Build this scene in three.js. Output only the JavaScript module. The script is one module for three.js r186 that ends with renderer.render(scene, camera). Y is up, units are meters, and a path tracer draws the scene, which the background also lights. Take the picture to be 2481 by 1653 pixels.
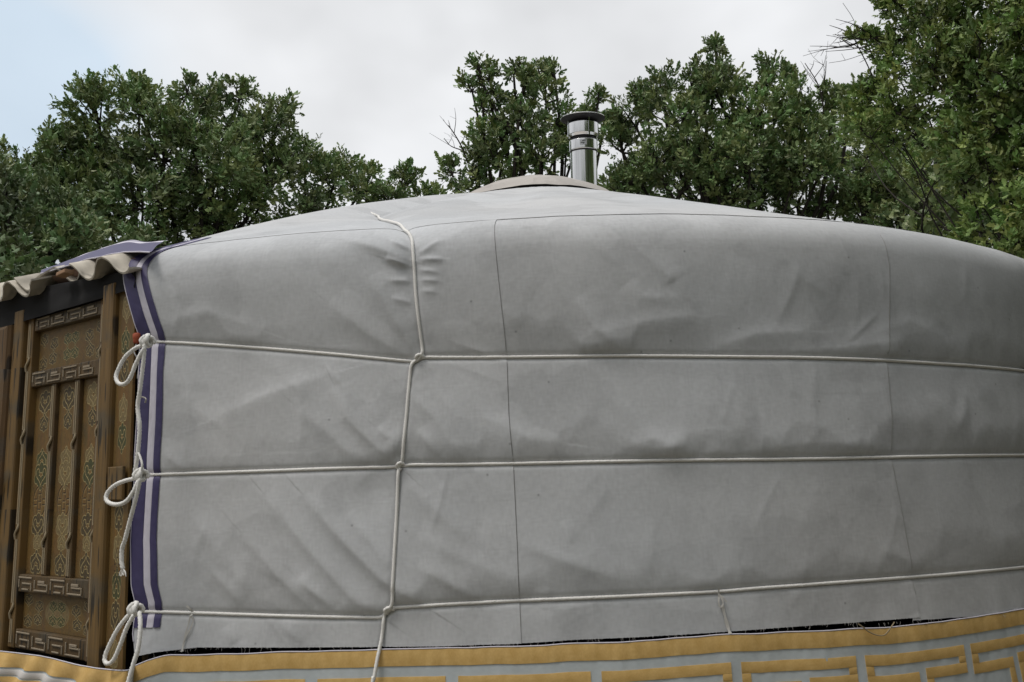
import * as THREE from 'three';
import { ImprovedNoise } from 'three/addons/math/ImprovedNoise.js';
import { mergeGeometries, mergeVertices } from 'three/addons/utils/BufferGeometryUtils.js';

// ------------------------------------------------------------------ camera
const scene = new THREE.Scene();
const IW = 2353, IH = 1568, KF = 2000 / (2481 / 2353);       // picture grid used for measuring, focal length in it
const EYE = new THREE.Vector3(0, 1.115, 6.258);
const YAW = -0.0357, PITCH = 0.205, ROLL = -0.0396;
const FW = new THREE.Vector3(Math.sin(YAW) * Math.cos(PITCH), Math.sin(PITCH), -Math.cos(YAW) * Math.cos(PITCH));
const RT0 = new THREE.Vector3(Math.cos(YAW), 0, Math.sin(YAW));
const UP0 = new THREE.Vector3().crossVectors(RT0, FW);
const RT = RT0.clone().multiplyScalar(Math.cos(ROLL)).addScaledVector(UP0, Math.sin(ROLL));
const UP = UP0.clone().multiplyScalar(Math.cos(ROLL)).addScaledVector(RT0, -Math.sin(ROLL));
const camera = new THREE.PerspectiveCamera(2 * Math.atan(IH / 2 / KF) * 180 / Math.PI, 1024 / 682, 0.05, 600);
camera.position.copy(EYE);
camera.quaternion.setFromRotationMatrix(new THREE.Matrix4().makeBasis(RT, UP, FW.clone().negate()));
scene.add(camera);
const NO = new ImprovedNoise();
const fbm = (x, y, z, o = 4) => { let s = 0, a = 0.5, f = 1; for (let i = 0; i < o; i++) { s += a * NO.noise(x * f, y * f, z * f); a *= 0.5; f *= 2.03; } return s; };
const clamp = (x, a, b) => Math.max(a, Math.min(b, x));
const sstep = (a, b, x) => { const t = clamp((x - a) / (b - a), 0, 1); return t * t * (3 - 2 * t); };
const D2R = Math.PI / 180;
function rng(seed) { let s = seed >>> 0; return () => { s = (s + 0x6D2B79F5) >>> 0; let t = s; t = Math.imul(t ^ (t >>> 15), t | 1); t ^= t + Math.imul(t ^ (t >>> 7), t | 61); return ((t ^ (t >>> 14)) >>> 0) / 4294967296; }; }
const rayDir = (px, py) => FW.clone().addScaledVector(RT, (px - IW / 2) / KF).addScaledVector(UP, -(py - IH / 2) / KF).normalize();
const toPx = (P) => { const d = P.clone().sub(EYE), z = d.dot(FW); return [IW / 2 + KF * d.dot(RT) / z, IH / 2 - KF * d.dot(UP) / z]; };
function atDist(px, py, rho) { const d = rayDir(px, py); return EYE.clone().addScaledVector(d, rho / Math.hypot(d.x, d.z)); }   // rho = horizontal metres from the viewer

// ------------------------------------------------------------------ sky, sun, exposure
{
  const w = 1024, h = 512, data = new Float32Array(w * h * 4);
  const bright = rayDir(930, 60), gap1 = rayDir(30, 130), gap2 = rayDir(-90, 300);
  for (let j = 0; j < h; j++) for (let i = 0; i < w; i++) {
    const u = (i + 0.5) / w, v = (j + 0.5) / h, ph = (u - 0.5) * 2 * Math.PI, th = (v - 0.5) * Math.PI;
    const x = Math.cos(th) * Math.cos(ph), y = Math.sin(th), z = Math.cos(th) * Math.sin(ph);
    const k = 1 / (Math.max(y, 0) + 0.32);
    const n = fbm(x * k * 2.1 + 3.1, z * k * 2.1 + 7.7, 0.3, 5), n2 = fbm(x * k * 0.6 - 9.3, z * k * 0.6 + 2.2, 5.1, 4);
    const el = Math.max(y, 0);
    let L = 0.98 * (1 + 2 * el) / 3 * (1 + 0.6 * n + 0.3 * n2 + 0.12 * fbm(x * k * 4, z * k * 4, 2.2, 3));
    const cb = x * bright.x + y * bright.y + z * bright.z; L += 0.12 * Math.exp(-(1 - cb) / 0.02) * (1 + 0.8 * n);
    let c1 = Math.exp(-(1 - (x * gap1.x + y * gap1.y + z * gap1.z)) / 0.004), c2 = Math.exp(-(1 - (x * gap2.x + y * gap2.y + z * gap2.z)) / 0.012);
    const hole = clamp((c1 * 1.0 + c2 * 0.7) * (0.42 + 1.6 * n2 + 2.2 * n) + Math.max(0, n2 - 0.28) * 1.5, 0, 1) * 0.6;
    let r = L * 0.985, g = L, b = L * 1.025;
    r = r * (1 - hole) + hole * 0.46; g = g * (1 - hole) + hole * 0.62; b = b * (1 - hole) + hole * 0.78;
    if (y < 0) { const m = sstep(0, 0.12, -y); r += (0.16 - r) * m; g += (0.16 - g) * m; b += (0.13 - b) * m; }
    const o = (j * w + i) * 4; data[o] = r; data[o + 1] = g; data[o + 2] = b; data[o + 3] = 1;
  }
  const t = new THREE.DataTexture(data, w, h, THREE.RGBAFormat, THREE.FloatType);
  t.mapping = THREE.EquirectangularReflectionMapping; t.magFilter = t.minFilter = THREE.LinearFilter; t.wrapS = THREE.RepeatWrapping; t.needsUpdate = true;
  scene.background = t; scene.environment = t;
}
const sun = new THREE.DirectionalLight(0xfff8f0, 1.35);
sun.position.set(-4.6, 14, 3.8); sun.target.position.set(0, 1.5, 0);
sun.castShadow = true; sun.shadow.radius = 34; sun.shadow.mapSize.set(2048, 2048);
Object.assign(sun.shadow.camera, { left: -14, right: 14, top: 14, bottom: -14, near: 0.5, far: 50 });
scene.add(sun, sun.target);
const renderer = new THREE.WebGLRenderer({ antialias: true });
renderer.toneMapping = THREE.LinearToneMapping;
renderer.toneMappingExposure = 1.12;
renderer.shadowMap.enabled = true;

// ------------------------------------------------------------------ helpers
const used = {};
const numbered = (n) => { const c = used[n] = (used[n] ?? -1) + 1; return c ? `${n}_${String(c).padStart(3, '0')}` : n; };
function part(name, geo, m, parent) { const o = new THREE.Mesh(geo, m); o.name = name; o.castShadow = o.receiveShadow = true; parent.add(o); return o; }
function tag(o, label, category, group, kind) { o.userData.label = label; o.userData.category = category; if (group) o.userData.group = group; if (kind) o.userData.kind = kind; return o; }
function thing(name, label, category, pos = [0, 0, 0], group) { const o = new THREE.Group(); o.name = numbered(name); o.position.set(...pos); scene.add(o); return tag(o, label, category, group); }
function struct(name, geo, m) { const o = part(name, geo, m, scene); o.userData.kind = 'structure'; return o; }
const lin = (r, g, b) => new THREE.Color().setRGB(r, g, b);
const std = (c, roughness = 0.9, o = {}) => new THREE.MeshStandardMaterial({ color: Array.isArray(c) ? lin(...c) : c, roughness, side: THREE.DoubleSide, ...o });
function dataTex(w, h, fn, srgb = true, rx = 1, ry = 1) {
  const d = new Uint8Array(w * h * 4);
  for (let j = 0; j < h; j++) for (let i = 0; i < w; i++) { const c = fn(i / w, j / h, i, j), o = (j * w + i) * 4; d[o] = clamp(c[0], 0, 1) * 255; d[o + 1] = clamp(c[1], 0, 1) * 255; d[o + 2] = clamp(c[2], 0, 1) * 255; d[o + 3] = 255; }
  const t = new THREE.DataTexture(d, w, h); t.wrapS = t.wrapT = THREE.RepeatWrapping; t.magFilter = THREE.LinearFilter; t.minFilter = THREE.LinearMipmapLinearFilter; t.generateMipmaps = true;
  if (srgb) t.colorSpace = THREE.SRGBColorSpace; t.repeat.set(rx, ry); t.needsUpdate = true; return t;
}
function interp(tab, x) {              // tab: sorted [x, y]
  if (x <= tab[0][0]) return tab[0][1];
  for (let i = 1; i < tab.length; i++) if (x <= tab[i][0]) { const a = tab[i - 1], b = tab[i]; return a[1] + (b[1] - a[1]) * (x - a[0]) / (b[0] - a[0]); }
  return tab[tab.length - 1][1];
}
function gridGeo(nu, nv, fn, uvfn, flip = false) {       // fn(u, v) -> Vector3
  const pos = new Float32Array((nu + 1) * (nv + 1) * 3), uv = new Float32Array((nu + 1) * (nv + 1) * 2), idx = [];
  let o = 0, q = 0;
  for (let j = 0; j <= nv; j++) for (let i = 0; i <= nu; i++) { const u = i / nu, v = j / nv, P = fn(u, v); pos[o++] = P.x; pos[o++] = P.y; pos[o++] = P.z; const t = uvfn ? uvfn(u, v) : [u, v]; uv[q++] = t[0]; uv[q++] = t[1]; }
  for (let j = 0; j < nv; j++) for (let i = 0; i < nu; i++) { const a = j * (nu + 1) + i, b = a + 1, c = a + nu + 1, d = c + 1; if (flip) idx.push(a, c, b, b, c, d); else idx.push(a, b, c, b, d, c); }
  const g = new THREE.BufferGeometry(); g.setAttribute('position', new THREE.BufferAttribute(pos, 3)); g.setAttribute('uv', new THREE.BufferAttribute(uv, 2)); g.setIndex(idx); g.computeVertexNormals(); return g;
}
// rope: three strands laid round each other, swept along points
function ropeGeo(pts, rad, o = {}) {
  const { pitch = rad * 6.2, seg = 12, step = pitch / 7, closed = false, flat = 0.34, tension = 0.5 } = o;
  const cv = new THREE.CatmullRomCurve3(pts, closed, 'catmullrom', tension); cv.arcLengthDivisions = Math.max(200, pts.length * 30);
  const len = cv.getLength(), n = Math.max(4, Math.ceil(len / step));
  const P = cv.getSpacedPoints(n), pos = [], uv = [], idx = [];
  const T = new THREE.Vector3(), N = new THREE.Vector3(), B = new THREE.Vector3();
  for (let i = 0; i <= n; i++) {
    T.subVectors(P[Math.min(i + 1, n)], P[Math.max(i - 1, 0)]).normalize();
    if (i === 0) { N.set(0, 1, 0); if (Math.abs(T.y) > 0.9) N.set(1, 0, 0); }
    N.addScaledVector(T, -N.dot(T)).normalize(); B.crossVectors(T, N);
    const tw = (i / n) * len / pitch * Math.PI * 2;
    const endr = (i === 0 || i === n) ? 0.5 : 1;
    for (let j = 0; j < seg; j++) {
      const a = j / seg * Math.PI * 2, r = rad * endr * (1 - flat + flat * 2 * Math.pow(Math.abs(Math.cos((a - tw) * 1.5)), 0.7) - flat * 0.5);
      const c = Math.cos(a) * r, s = Math.sin(a) * r;
      pos.push(P[i].x + N.x * c + B.x * s, P[i].y + N.y * c + B.y * s, P[i].z + N.z * c + B.z * s); uv.push(j / seg, i / n * len / 0.05);
    }
  }
  for (let i = 0; i < n; i++) for (let j = 0; j < seg; j++) { const a = i * seg + j, b = i * seg + (j + 1) % seg, c = a + seg, d = b + seg; idx.push(a, b, c, b, d, c); }
  for (const e of [0, n]) for (let j = 1; j < seg - 1; j++) idx.push(e * seg, e * seg + j, e * seg + j + 1);
  const g = new THREE.BufferGeometry(); g.setAttribute('position', new THREE.Float32BufferAttribute(pos, 3)); g.setAttribute('uv', new THREE.Float32BufferAttribute(uv, 2)); g.setIndex(idx); g.computeVertexNormals(); return g;
}
function tubeGeo(pts, r0, r1 = r0, seg = 6, n = 0) {      // plain tapered tube
  const cv = new THREE.CatmullRomCurve3(pts); n = n || Math.max(3, pts.length * 3);
  const P = cv.getPoints(n), pos = [], uv = [], idx = []; const T = new THREE.Vector3(), N = new THREE.Vector3(0.3, 0.2, 1), B = new THREE.Vector3();
  for (let i = 0; i <= n; i++) {
    T.subVectors(P[Math.min(i + 1, n)], P[Math.max(i - 1, 0)]).normalize(); if (i === 0 && Math.abs(T.z) > 0.9) N.set(1, 0, 0);
    N.addScaledVector(T, -N.dot(T)).normalize(); B.crossVectors(T, N); const r = r0 + (r1 - r0) * i / n;
    for (let j = 0; j < seg; j++) { const a = j / seg * 2 * Math.PI, c = Math.cos(a) * r, s = Math.sin(a) * r; pos.push(P[i].x + N.x * c + B.x * s, P[i].y + N.y * c + B.y * s, P[i].z + N.z * c + B.z * s); uv.push(j / seg, i / n); }
  }
  for (let i = 0; i < n; i++) for (let j = 0; j < seg; j++) { const a = i * seg + j, b = i * seg + (j + 1) % seg, c = a + seg, d = b + seg; idx.push(a, b, c, b, d, c); }
  const g = new THREE.BufferGeometry(); g.setAttribute('position', new THREE.Float32BufferAttribute(pos, 3)); g.setAttribute('uv', new THREE.Float32BufferAttribute(uv, 2)); g.setIndex(idx); g.computeVertexNormals(); return g;
}

// ------------------------------------------------------------------ the yurt's form
// S0(theta in degrees, y): cover before folds. Below 1.98 the wall, then the eave bend, above 2.212 the roof.
const R0 = 3.43, YE = 2.045, YS = 2.212, YC = 3.39, RC = 0.7;
function Rt(t) {
  t = ((t + 180) % 360 + 360) % 360 - 180;
  const s = clamp((-t - 4) / 21, 0, 1.06); let b = 0.2 * Math.pow(s, 1.6);
  if (t < -26) b = Math.max(0, b - (-26 - t) * 0.03);
  return R0 + b;
}
function rY(t, y) {
  const R = Rt(t);
  if (y <= YE) return [R, y];
  if (y <= YS) { const a = YE - 2 * 2.152 + YS, b = 2 * (2.152 - YE), c = YE - y, q = (-b + Math.sqrt(Math.max(0, b * b - 4 * a * c))) / (2 * a); return [R - 0.154 * q * q, y]; }
  const q = (y - YS) / (YC - YS), rs = R - 0.154, tt = ((t + 180) % 360 + 360) % 360 - 180;
  const g = (tt + 55) / 35;
  return [rs + (RC - rs) * q, y + 0.1 * 4 * q * (1 - q) * Math.exp(-g * g) + 0.012 * Math.sin(q * Math.PI) * Math.sin(tt * D2R * 24)];
}
function S0(t, y, off = 0) { const [r, yy] = rY(t, y), a = t * D2R; return new THREE.Vector3((r + off) * Math.sin(a), yy, (r + off) * Math.cos(a)); }
function S0n(t, y) { const a = S0(t + 0.05, y).sub(S0(t - 0.05, y)), b = S0(t, y + 0.004).sub(S0(t, y - 0.004)); return a.cross(b).normalize(); }
const look = []; for (let t = -27; t <= 45; t += 0.75) for (let y = 0.3; y <= 3.3; y += 0.05) { const P = S0(t, y); if (S0n(t, y).dot(EYE.clone().sub(P)) > 0.02) look.push([t, y, ...toPx(P)]); }
function onSurf(px, py) {               // picture point -> [theta, y] on the cover
  let b = look[0], bd = 1e9; for (const l of look) { const d = (l[2] - px) ** 2 + (l[3] - py) ** 2; if (d < bd) { bd = d; b = l; } }
  let t = b[0], y = b[1];
  for (let i = 0; i < 12; i++) {
    const p = toPx(S0(t, y)), ex = px - p[0], ey = py - p[1]; if (ex * ex + ey * ey < 0.01) break;
    const pt = toPx(S0(t + 0.02, y)), py_ = toPx(S0(t, y + 0.002));
    const a = (pt[0] - p[0]) / 0.02, c = (pt[1] - p[1]) / 0.02, bb = (py_[0] - p[0]) / 0.002, d = (py_[1] - p[1]) / 0.002, det = a * d - bb * c;
    if (Math.abs(det) < 1e-3) break;
    t += clamp((ex * d - ey * bb) / det, -2, 2) * 0.9; y += clamp((a * ey - c * ex) / det, -0.1, 0.1) * 0.9;
  }
  return [t, y];
}
const curve = (pts) => pts.map(([x, y]) => onSurf(x, y));            // list of [theta, y]
const byY = (pts) => curve(pts).map(([t, y]) => [y, t]).sort((a, b) => a[0] - b[0]);
const byT = (pts) => curve(pts).sort((a, b) => a[0] - b[0]);

const edgeTab = byY([[293, 628], [308, 700], [323, 771], [320, 897], [313, 1050], [309, 1127], [303, 1244], [306, 1344], [314, 1385], [308, 1455], [316, 1508]]);
const edgeTop = edgeTab[edgeTab.length - 1];
const edgeT = (y) => y > edgeTop[0] ? edgeTop[1] + (-26 - edgeTop[1]) * sstep(edgeTop[0], 2.45, y) : interp(edgeTab, y);
const seam1 = byY([[1135, 525], [1145, 640], [1158, 760], [1163, 822], [1168, 950], [1178, 1066], [1187, 1250], [1192, 1382], [1197, 1480]]);
const seam2 = byY([[2030, 620], [2035, 830], [2045, 1050], [2080, 1250], [2110, 1419]]);
const hemTab = byT([[316, 1508], [360, 1499], [455, 1488], [600, 1488], [806, 1487], [1000, 1486], [1196, 1479], [1309, 1471], [1565, 1459], [1799, 1442], [2109, 1419]]);
const hemTab2 = byT([[2111, 1425], [2234, 1417], [2353, 1408]]);
const skirtTab = byT([[335, 1525], [365, 1512], [401, 1501], [455, 1501], [806, 1493], [1000, 1488], [1196, 1484], [1309, 1478], [1451, 1473], [1565, 1464], [1682, 1456], [1866, 1449], [2067, 1438], [2234, 1417], [2353, 1397]]);
const ropePx = [
  [[352, 785], [420, 788], [600, 800], [800, 817], [940, 830], [958, 828], [975, 822], [1165, 821], [1400, 818], [1700, 820], [2030, 828], [2200, 838], [2350, 851]],
  [[332, 1092], [600, 1083], [800, 1076], [915, 1073], [935, 1069], [1165, 1066], [1500, 1059], [1900, 1054], [2350, 1046]],
  [[322, 1406], [440, 1409], [700, 1417], [868, 1419], [888, 1412], [910, 1397], [1165, 1382], [1430, 1371], [1650, 1360], [1760, 1351], [2000, 1334], [2350, 1304]]];
const ropeTab = ropePx.map(curve);
const downPx = [[868, 484], [905, 500], [930, 520], [945, 545], [952, 600], [958, 680], [970, 790], [971, 814], [962, 826], [947, 838], [942, 870], [935, 960], [925, 1060], [917, 1076], [912, 1200], [906, 1350], [903, 1388], [893, 1402], [884, 1414], [879, 1460], [872, 1510], [864, 1568]];
const downTab = curve(downPx), downY = downTab.map(([t, y]) => [y, t]).sort((a, b) => a[0] - b[0]);

// ---- folds of the cloth: height off the form, in metres, over arc (a = theta * R) and y
const A = (t) => t * D2R * R0;
// [polyline in the picture, height, width of the upper/left flank, width of the other flank]
const foldPx = [
  [[[770, 890], [800, 960], [850, 1010], [905, 1060]], 0.012, 0.05, 0.02], [[[870, 985], [900, 1010], [912, 1050]], 0.008, 0.02, 0.012],
  [[[690, 940], [760, 1000], [830, 1062]], 0.006, 0.04, 0.025], [[[500, 960], [640, 900], [765, 860]], 0.007, 0.02, 0.06],
  [[[700, 1140], [790, 1240], [880, 1330], [980, 1395]], 0.014, 0.05, 0.022], [[[610, 1140], [720, 1270], [810, 1370], [860, 1405]], 0.012, 0.05, 0.025],
  [[[560, 1230], [640, 1320], [720, 1400]], 0.008, 0.04, 0.02], [[[800, 1180], [860, 1250], [900, 1310]], 0.007, 0.03, 0.02],
  [[[480, 1300], [560, 1390]], 0.006, 0.03, 0.02], [[[440, 1180], [520, 1290], [600, 1380]], 0.005, 0.04, 0.03],
  [[[880, 1150], [900, 1240], [905, 1330]], 0.005, 0.02, 0.02], [[[690, 1330], [770, 1400]], 0.007, 0.02, 0.014],
  [[[960, 1300], [1050, 1350], [1110, 1380]], 0.006, 0.03, 0.02], [[[930, 1110], [1010, 1180], [1080, 1240]], 0.006, 0.04, 0.03],
  [[[960, 1230], [1080, 1290], [1190, 1330]], 0.005, 0.04, 0.03], [[[1200, 1250], [1300, 1290], [1420, 1330]], 0.007, 0.03, 0.025],
  [[[935, 900], [1000, 960], [1060, 1055]], 0.007, 0.04, 0.025], [[[1065, 880], [1110, 960], [1210, 1010], [1290, 1020]], 0.008, 0.02, 0.06],
  [[[985, 870], [1050, 960], [1090, 1050]], 0.005, 0.03, 0.03], [[[960, 990], [1010, 1050]], 0.006, 0.02, 0.015],
  [[[1320, 690], [1370, 760], [1440, 815]], 0.011, 0.035, 0.018], [[[1370, 770], [1500, 740], [1600, 730]], 0.006, 0.015, 0.05],
  [[[1440, 560], [1530, 640], [1540, 655]], 0.006, 0.03, 0.02], [[[1440, 655], [1470, 690], [1570, 690]], 0.006, 0.02, 0.04],
  [[[1330, 540], [1450, 640]], 0.004, 0.03, 0.03], [[[1640, 800], [1740, 770], [1850, 765]], 0.008, 0.015, 0.05], [[[1820, 810], [1960, 800], [2080, 785]], 0.008, 0.015, 0.05],
  [[[1980, 780], [2080, 740], [2180, 790]], 0.006, 0.015, 0.06], [[[1400, 900], [1480, 1000], [1560, 1050]], 0.007, 0.05, 0.03], [[[1440, 1030], [1500, 1010], [1600, 1050]], 0.007, 0.015, 0.04],
  [[[1620, 1050], [1650, 1035], [1690, 1055]], 0.006, 0.012, 0.025], [[[1700, 1040], [1860, 1020], [2050, 1030]], 0.006, 0.02, 0.05], [[[1520, 1040], [1560, 1010], [1590, 1050]], 0.006, 0.012, 0.03],
  [[[800, 560], [880, 580], [940, 600]], 0.012, 0.03, 0.012], [[[855, 640], [900, 720], [955, 815]], 0.009, 0.04, 0.02], [[[760, 700], [850, 770], [945, 825]], 0.007, 0.04, 0.025],
  [[[900, 560], [940, 575]], 0.008, 0.012, 0.008], [[[1010, 560], [965, 585]], 0.008, 0.012, 0.008], [[[1020, 600], [965, 600]], 0.009, 0.014, 0.008], [[[890, 600], [940, 615]], 0.012, 0.018, 0.009],
  [[[1010, 630], [965, 625]], 0.006, 0.01, 0.008], [[[900, 650], [945, 650]], 0.006, 0.012, 0.01], [[[1010, 650], [968, 648]], 0.005, 0.01, 0.008], [[[1005, 675], [970, 672]], 0.004, 0.01, 0.008], [[[905, 690], [948, 700]], 0.004, 0.01, 0.01],
  [[[400, 740], [480, 720], [600, 760]], 0.005, 0.02, 0.05], [[[430, 830], [440, 960], [430, 1070]], 0.003, 0.02, 0.02], [[[690, 830], [695, 960], [690, 1070]], 0.003, 0.008, 0.008], [[[630, 1090], [640, 1200]], 0.002, 0.006, 0.006],
  [[[2035, 640], [2040, 820]], 0.003, 0.012, 0.012], [[[2180, 850], [2165, 1030]], 0.003, 0.008, 0.008], [[[2270, 880], [2160, 1010]], 0.004, 0.05, 0.03], [[[1700, 900], [1720, 1040]], 0.002, 0.008, 0.008],
  [[[1240, 1430], [1300, 1400], [1370, 1380]], 0.003, 0.008, 0.008], [[[520, 1440], [540, 1480]], 0.004, 0.02, 0.02], [[[640, 1430], [700, 1480]], 0.004, 0.02, 0.015], [[[1700, 1300], [1780, 1330], [1850, 1320]], 0.004, 0.03, 0.03]
];
const folds = foldPx.map(([pl, h, w1, w2]) => {
  if (!(pl[0][0] > 870 && pl[0][0] < 1030 && pl[0][1] < 700)) { w1 = Math.max(w1, 0.026); w2 = Math.max(w2, pl[0][0] < 1000 ? 0.016 : 0.022); h *= pl[0][0] < 1000 ? 1.0 : 0.7; }
  const q = curve(pl).map(([t, y]) => [A(t), y]), m = 3 * Math.max(w1, w2);
  return { q, h: h * 1.25, w1, w2, x0: Math.min(...q.map((p) => p[0])) - m, x1: Math.max(...q.map((p) => p[0])) + m, y0: Math.min(...q.map((p) => p[1])) - m, y1: Math.max(...q.map((p) => p[1])) + m };
});
{ // many more slight creases, seeded
  const r = rng(77);
  for (let i = 0; i < 70; i++) {
    const a0 = -1.4 + r() * 3.2, y0 = 0.75 + r() * 1.2, ang = (r() < 0.6 ? -0.9 : 1.2) + (r() - 0.5) * 1.1, L = 0.05 + r() * 0.22, w = 0.01 + r() * 0.025, h = 0.001 + r() * 0.0025;
    const q = [[a0, y0], [a0 + Math.cos(ang) * L * 0.5 + (r() - 0.5) * 0.02, y0 + Math.sin(ang) * L * 0.5], [a0 + Math.cos(ang) * L, y0 + Math.sin(ang) * L]];
    folds.push({ q, h, w1: w, w2: w * 0.6, x0: Math.min(q[0][0], q[2][0]) - 3 * w, x1: Math.max(q[0][0], q[2][0]) + 3 * w, y0: Math.min(q[0][1], q[2][1]) - 3 * w, y1: Math.max(q[0][1], q[2][1]) + 3 * w });
  }
}
function foldH(f, a, y) {
  if (a < f.x0 || a > f.x1 || y < f.y0 || y > f.y1) return 0;
  let best = 1e9, side = 0, along = 0, tot = 0; const n = f.q.length - 1;
  for (let i = 0; i < n; i++) {
    const [x0, y0] = f.q[i], [x1, y1] = f.q[i + 1], dx = x1 - x0, dy = y1 - y0, l2 = dx * dx + dy * dy;
    const k = clamp(((a - x0) * dx + (y - y0) * dy) / l2, 0, 1), ex = a - x0 - dx * k, ey = y - y0 - dy * k, d = Math.sqrt(ex * ex + ey * ey);
    if (d < best) { best = d; side = dx * ey - dy * ex; along = (i + k) / n; }
  }
  const w = side > 0 ? f.w1 : f.w2, e = Math.sqrt(best * best + 0.2 * w * w + 1e-5) / w - 0.45;
  return f.h * Math.exp(-e) * Math.pow(Math.max(0, Math.sin(Math.PI * clamp(0.04 + along * 0.92, 0, 1))), 0.6);
}
function ropeYat(i, t) { return interp(ropeTab[i], t); }
function fold(t, y) {
  const a = A(t); let d = 0;
  const fade = 1 - sstep(48, 59, t);
  if (t > -28 && t < 60) {
    const yr = [0, 1, 2].map((i) => ropeYat(i, t));
    for (let i = 0; i < 3; i++) {
      const e = (y - yr[i]) / 0.012; d -= 0.007 * Math.exp(-e * e);
      // cloth bellies out above each rope and turns in sharply on to it
      const top = i === 0 ? 2.06 : yr[i - 1], n = fbm(a * 2.3 + i * 7.1, 0.2, 3.3 + i, 3), n2 = Math.abs(fbm(a * 5.5 + i * 3, 1.7, 9.1, 3));
      const h = clamp(0.08 + 0.22 * n + 0.16 * n2, 0.045, 0.26), B = 0.0115 + 0.009 * NO.noise(a * 0.9, i * 3.7, 0.4), q = (y - yr[i]) / h;
      if (q > 0 && y < top) { const up = clamp((top - y) / Math.max(0.05, top - yr[i] - h), 0, 1); d += B * (q < 1 ? Math.sin(q * Math.PI / 2) : Math.pow(up, 0.8)); }
    }
    d += 0.024 * sstep(yr[0], 2.0, y) * (1 - sstep(2.02, 2.2, y));
    if (y > 2.25) { const ad2 = (t - interp(downY, y)) * D2R * rY(t, y)[0]; d -= 0.018 * Math.exp(-ad2 * ad2 / 0.02) * sstep(2.25, 2.5, y) * (1 - sstep(2.85, 3.2, y)); }
    // last bay under the lowest rope kicks out a little
    if (y < yr[2]) d += 0.004 * (yr[2] - y) / 0.1;
    // the rope that runs down presses in
    const td = interp(downY, y), ad = (t - td) * D2R * (y > YS ? rY(t, y)[0] : R0), wv = 0.018 + 0.032 * sstep(1.8, 2.0, y);
    d -= 0.02 * sstep(1.78, 2.08, y) * (1 - 0.5 * sstep(2.4, 3, y)) * Math.exp(-Math.abs(ad) / 0.075) + 0.006 * Math.exp(-(ad * ad) / (wv * wv * 0.25));
  }
  d *= fade;
  for (const f of folds) d += foldH(f, a, y);
  d += 0.006 * fbm(a * 1.7, y * 1.9, 1.1, 3) + 0.0022 * fbm(a * 6 + 4, y * 4.5, 6.1, 3) + 0.0007 * fbm(a * 30, y * 9, 2.7, 2);
  // slack near the hem
  const hm = interp(hemTab, t); if (y < hm + 0.1) d += 0.006 * (1 - (y - hm) / 0.1) * NO.noise(a * 9, 0.5, 2.2);
  return d;
}
function surf(t, y, off = 0) { const n = S0n(t, y); return S0(t, y).addScaledVector(n, fold(t, y) + off); }
function surfPx(px, py, off = 0) { const [t, y] = onSurf(px, py); return surf(t, y, off); }
function clothSlope(g) { return g; }

// ------------------------------------------------------------------ materials
const weave = dataTex(256, 256, (u, v, i, j) => { const w = ((i % 4) < 2) !== ((j % 4) < 2) ? 0.62 : 0.42; const s = w + 0.16 * NO.noise(i * 0.09, j * 0.9, 1) + 0.16 * NO.noise(i * 0.9, j * 0.09, 5); return [s, s, s]; }, false);
// unbleached canvas: colour only (dye, dust, water marks with edges), laid out in metres over the wall
const canvasMap = dataTex(2048, 1024, (u, v) => {
  const x = u * 12, y = v * 6;
  let m = 0.80 + 0.03 * fbm(x * 0.9, y * 0.9, 2, 4) + 0.035 * fbm(x * 5, y * 5, 8, 3) + 0.03 * NO.noise(x * 40, y * 160, 3) + 0.03 * NO.noise(x * 160, y * 40, 6);
  const w = fbm(x * 1.6 + 20, y * 2.2, 4.4, 4), e = Math.abs(w - 0.08);               // water marks: a darker tide line, dingier inside
  m -= 0.03 * sstep(0.07, 0.1, w) + 0.022 * Math.exp(-e * 55);
  const w2 = fbm(x * 3.1 + 50, y * 4.5, 1.4, 4); m -= 0.02 * sstep(0.12, 0.15, w2);
  const hs = Math.sin(Math.floor(x * 170) * 12.9898 + Math.floor(y * 170) * 78.233) * 43758.5453; if (hs - Math.floor(hs) > 0.99975) m -= 0.2;
  const warm = 0.012 * fbm(x * 0.7 + 3, y * 0.8, 12, 3);
  return [m * 1.0 + warm, m * 0.989, m * 0.982 - warm];
});
const canvasMat = std([0.885, 0.93, 0.97], 0.92, { map: canvasMap, bumpMap: (() => { const t = weave.clone(); t.repeat.set(12 / 0.16, 6 / 0.16); t.needsUpdate = true; return t; })(), bumpScale: 0.0006 });
const purpleMat = new THREE.MeshPhysicalMaterial({ color: lin(0.05, 0.042, 0.12), roughness: 0.5, sheen: 0.3, sheenColor: lin(0.25, 0.22, 0.4), sheenRoughness: 0.5, side: THREE.DoubleSide });
const whiteRibbon = std([0.62, 0.6, 0.68], 0.8);
const ochreMap = dataTex(256, 256, (u, v) => { const n = 0.5 + 0.5 * (NO.noise(u * 6, v * 6, 1) + 0.5 * NO.noise(u * 40, v * 40, 4) + 0.5 * NO.noise(u * 14, v * 14, 9)); return [0.77 + n * 0.1, 0.625 + n * 0.11, 0.37 + n * 0.12]; });
const ochreMat = std([1, 1, 0.96], 0.88, { map: ochreMap, bumpMap: weave, bumpScale: 0.0004 });
const skirtMap = dataTex(512, 256, (u, v) => { const n = 0.05 * fbm(u * 9, v * 5, 3, 4) + 0.02 * NO.noise(u * 120, v * 60, 2); return [0.745 + n, 0.775 + n, 0.785 + n]; });
const skirtMat = std([0.95, 0.95, 0.95], 0.9, { map: skirtMap, bumpMap: weave, bumpScale: 0.0005 });
const ropeMat = std([0.8, 0.79, 0.76], 0.85);
const threadMat = std([0.34, 0.33, 0.31], 0.9);
const felt = std([0.012, 0.010, 0.010], 1);

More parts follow.
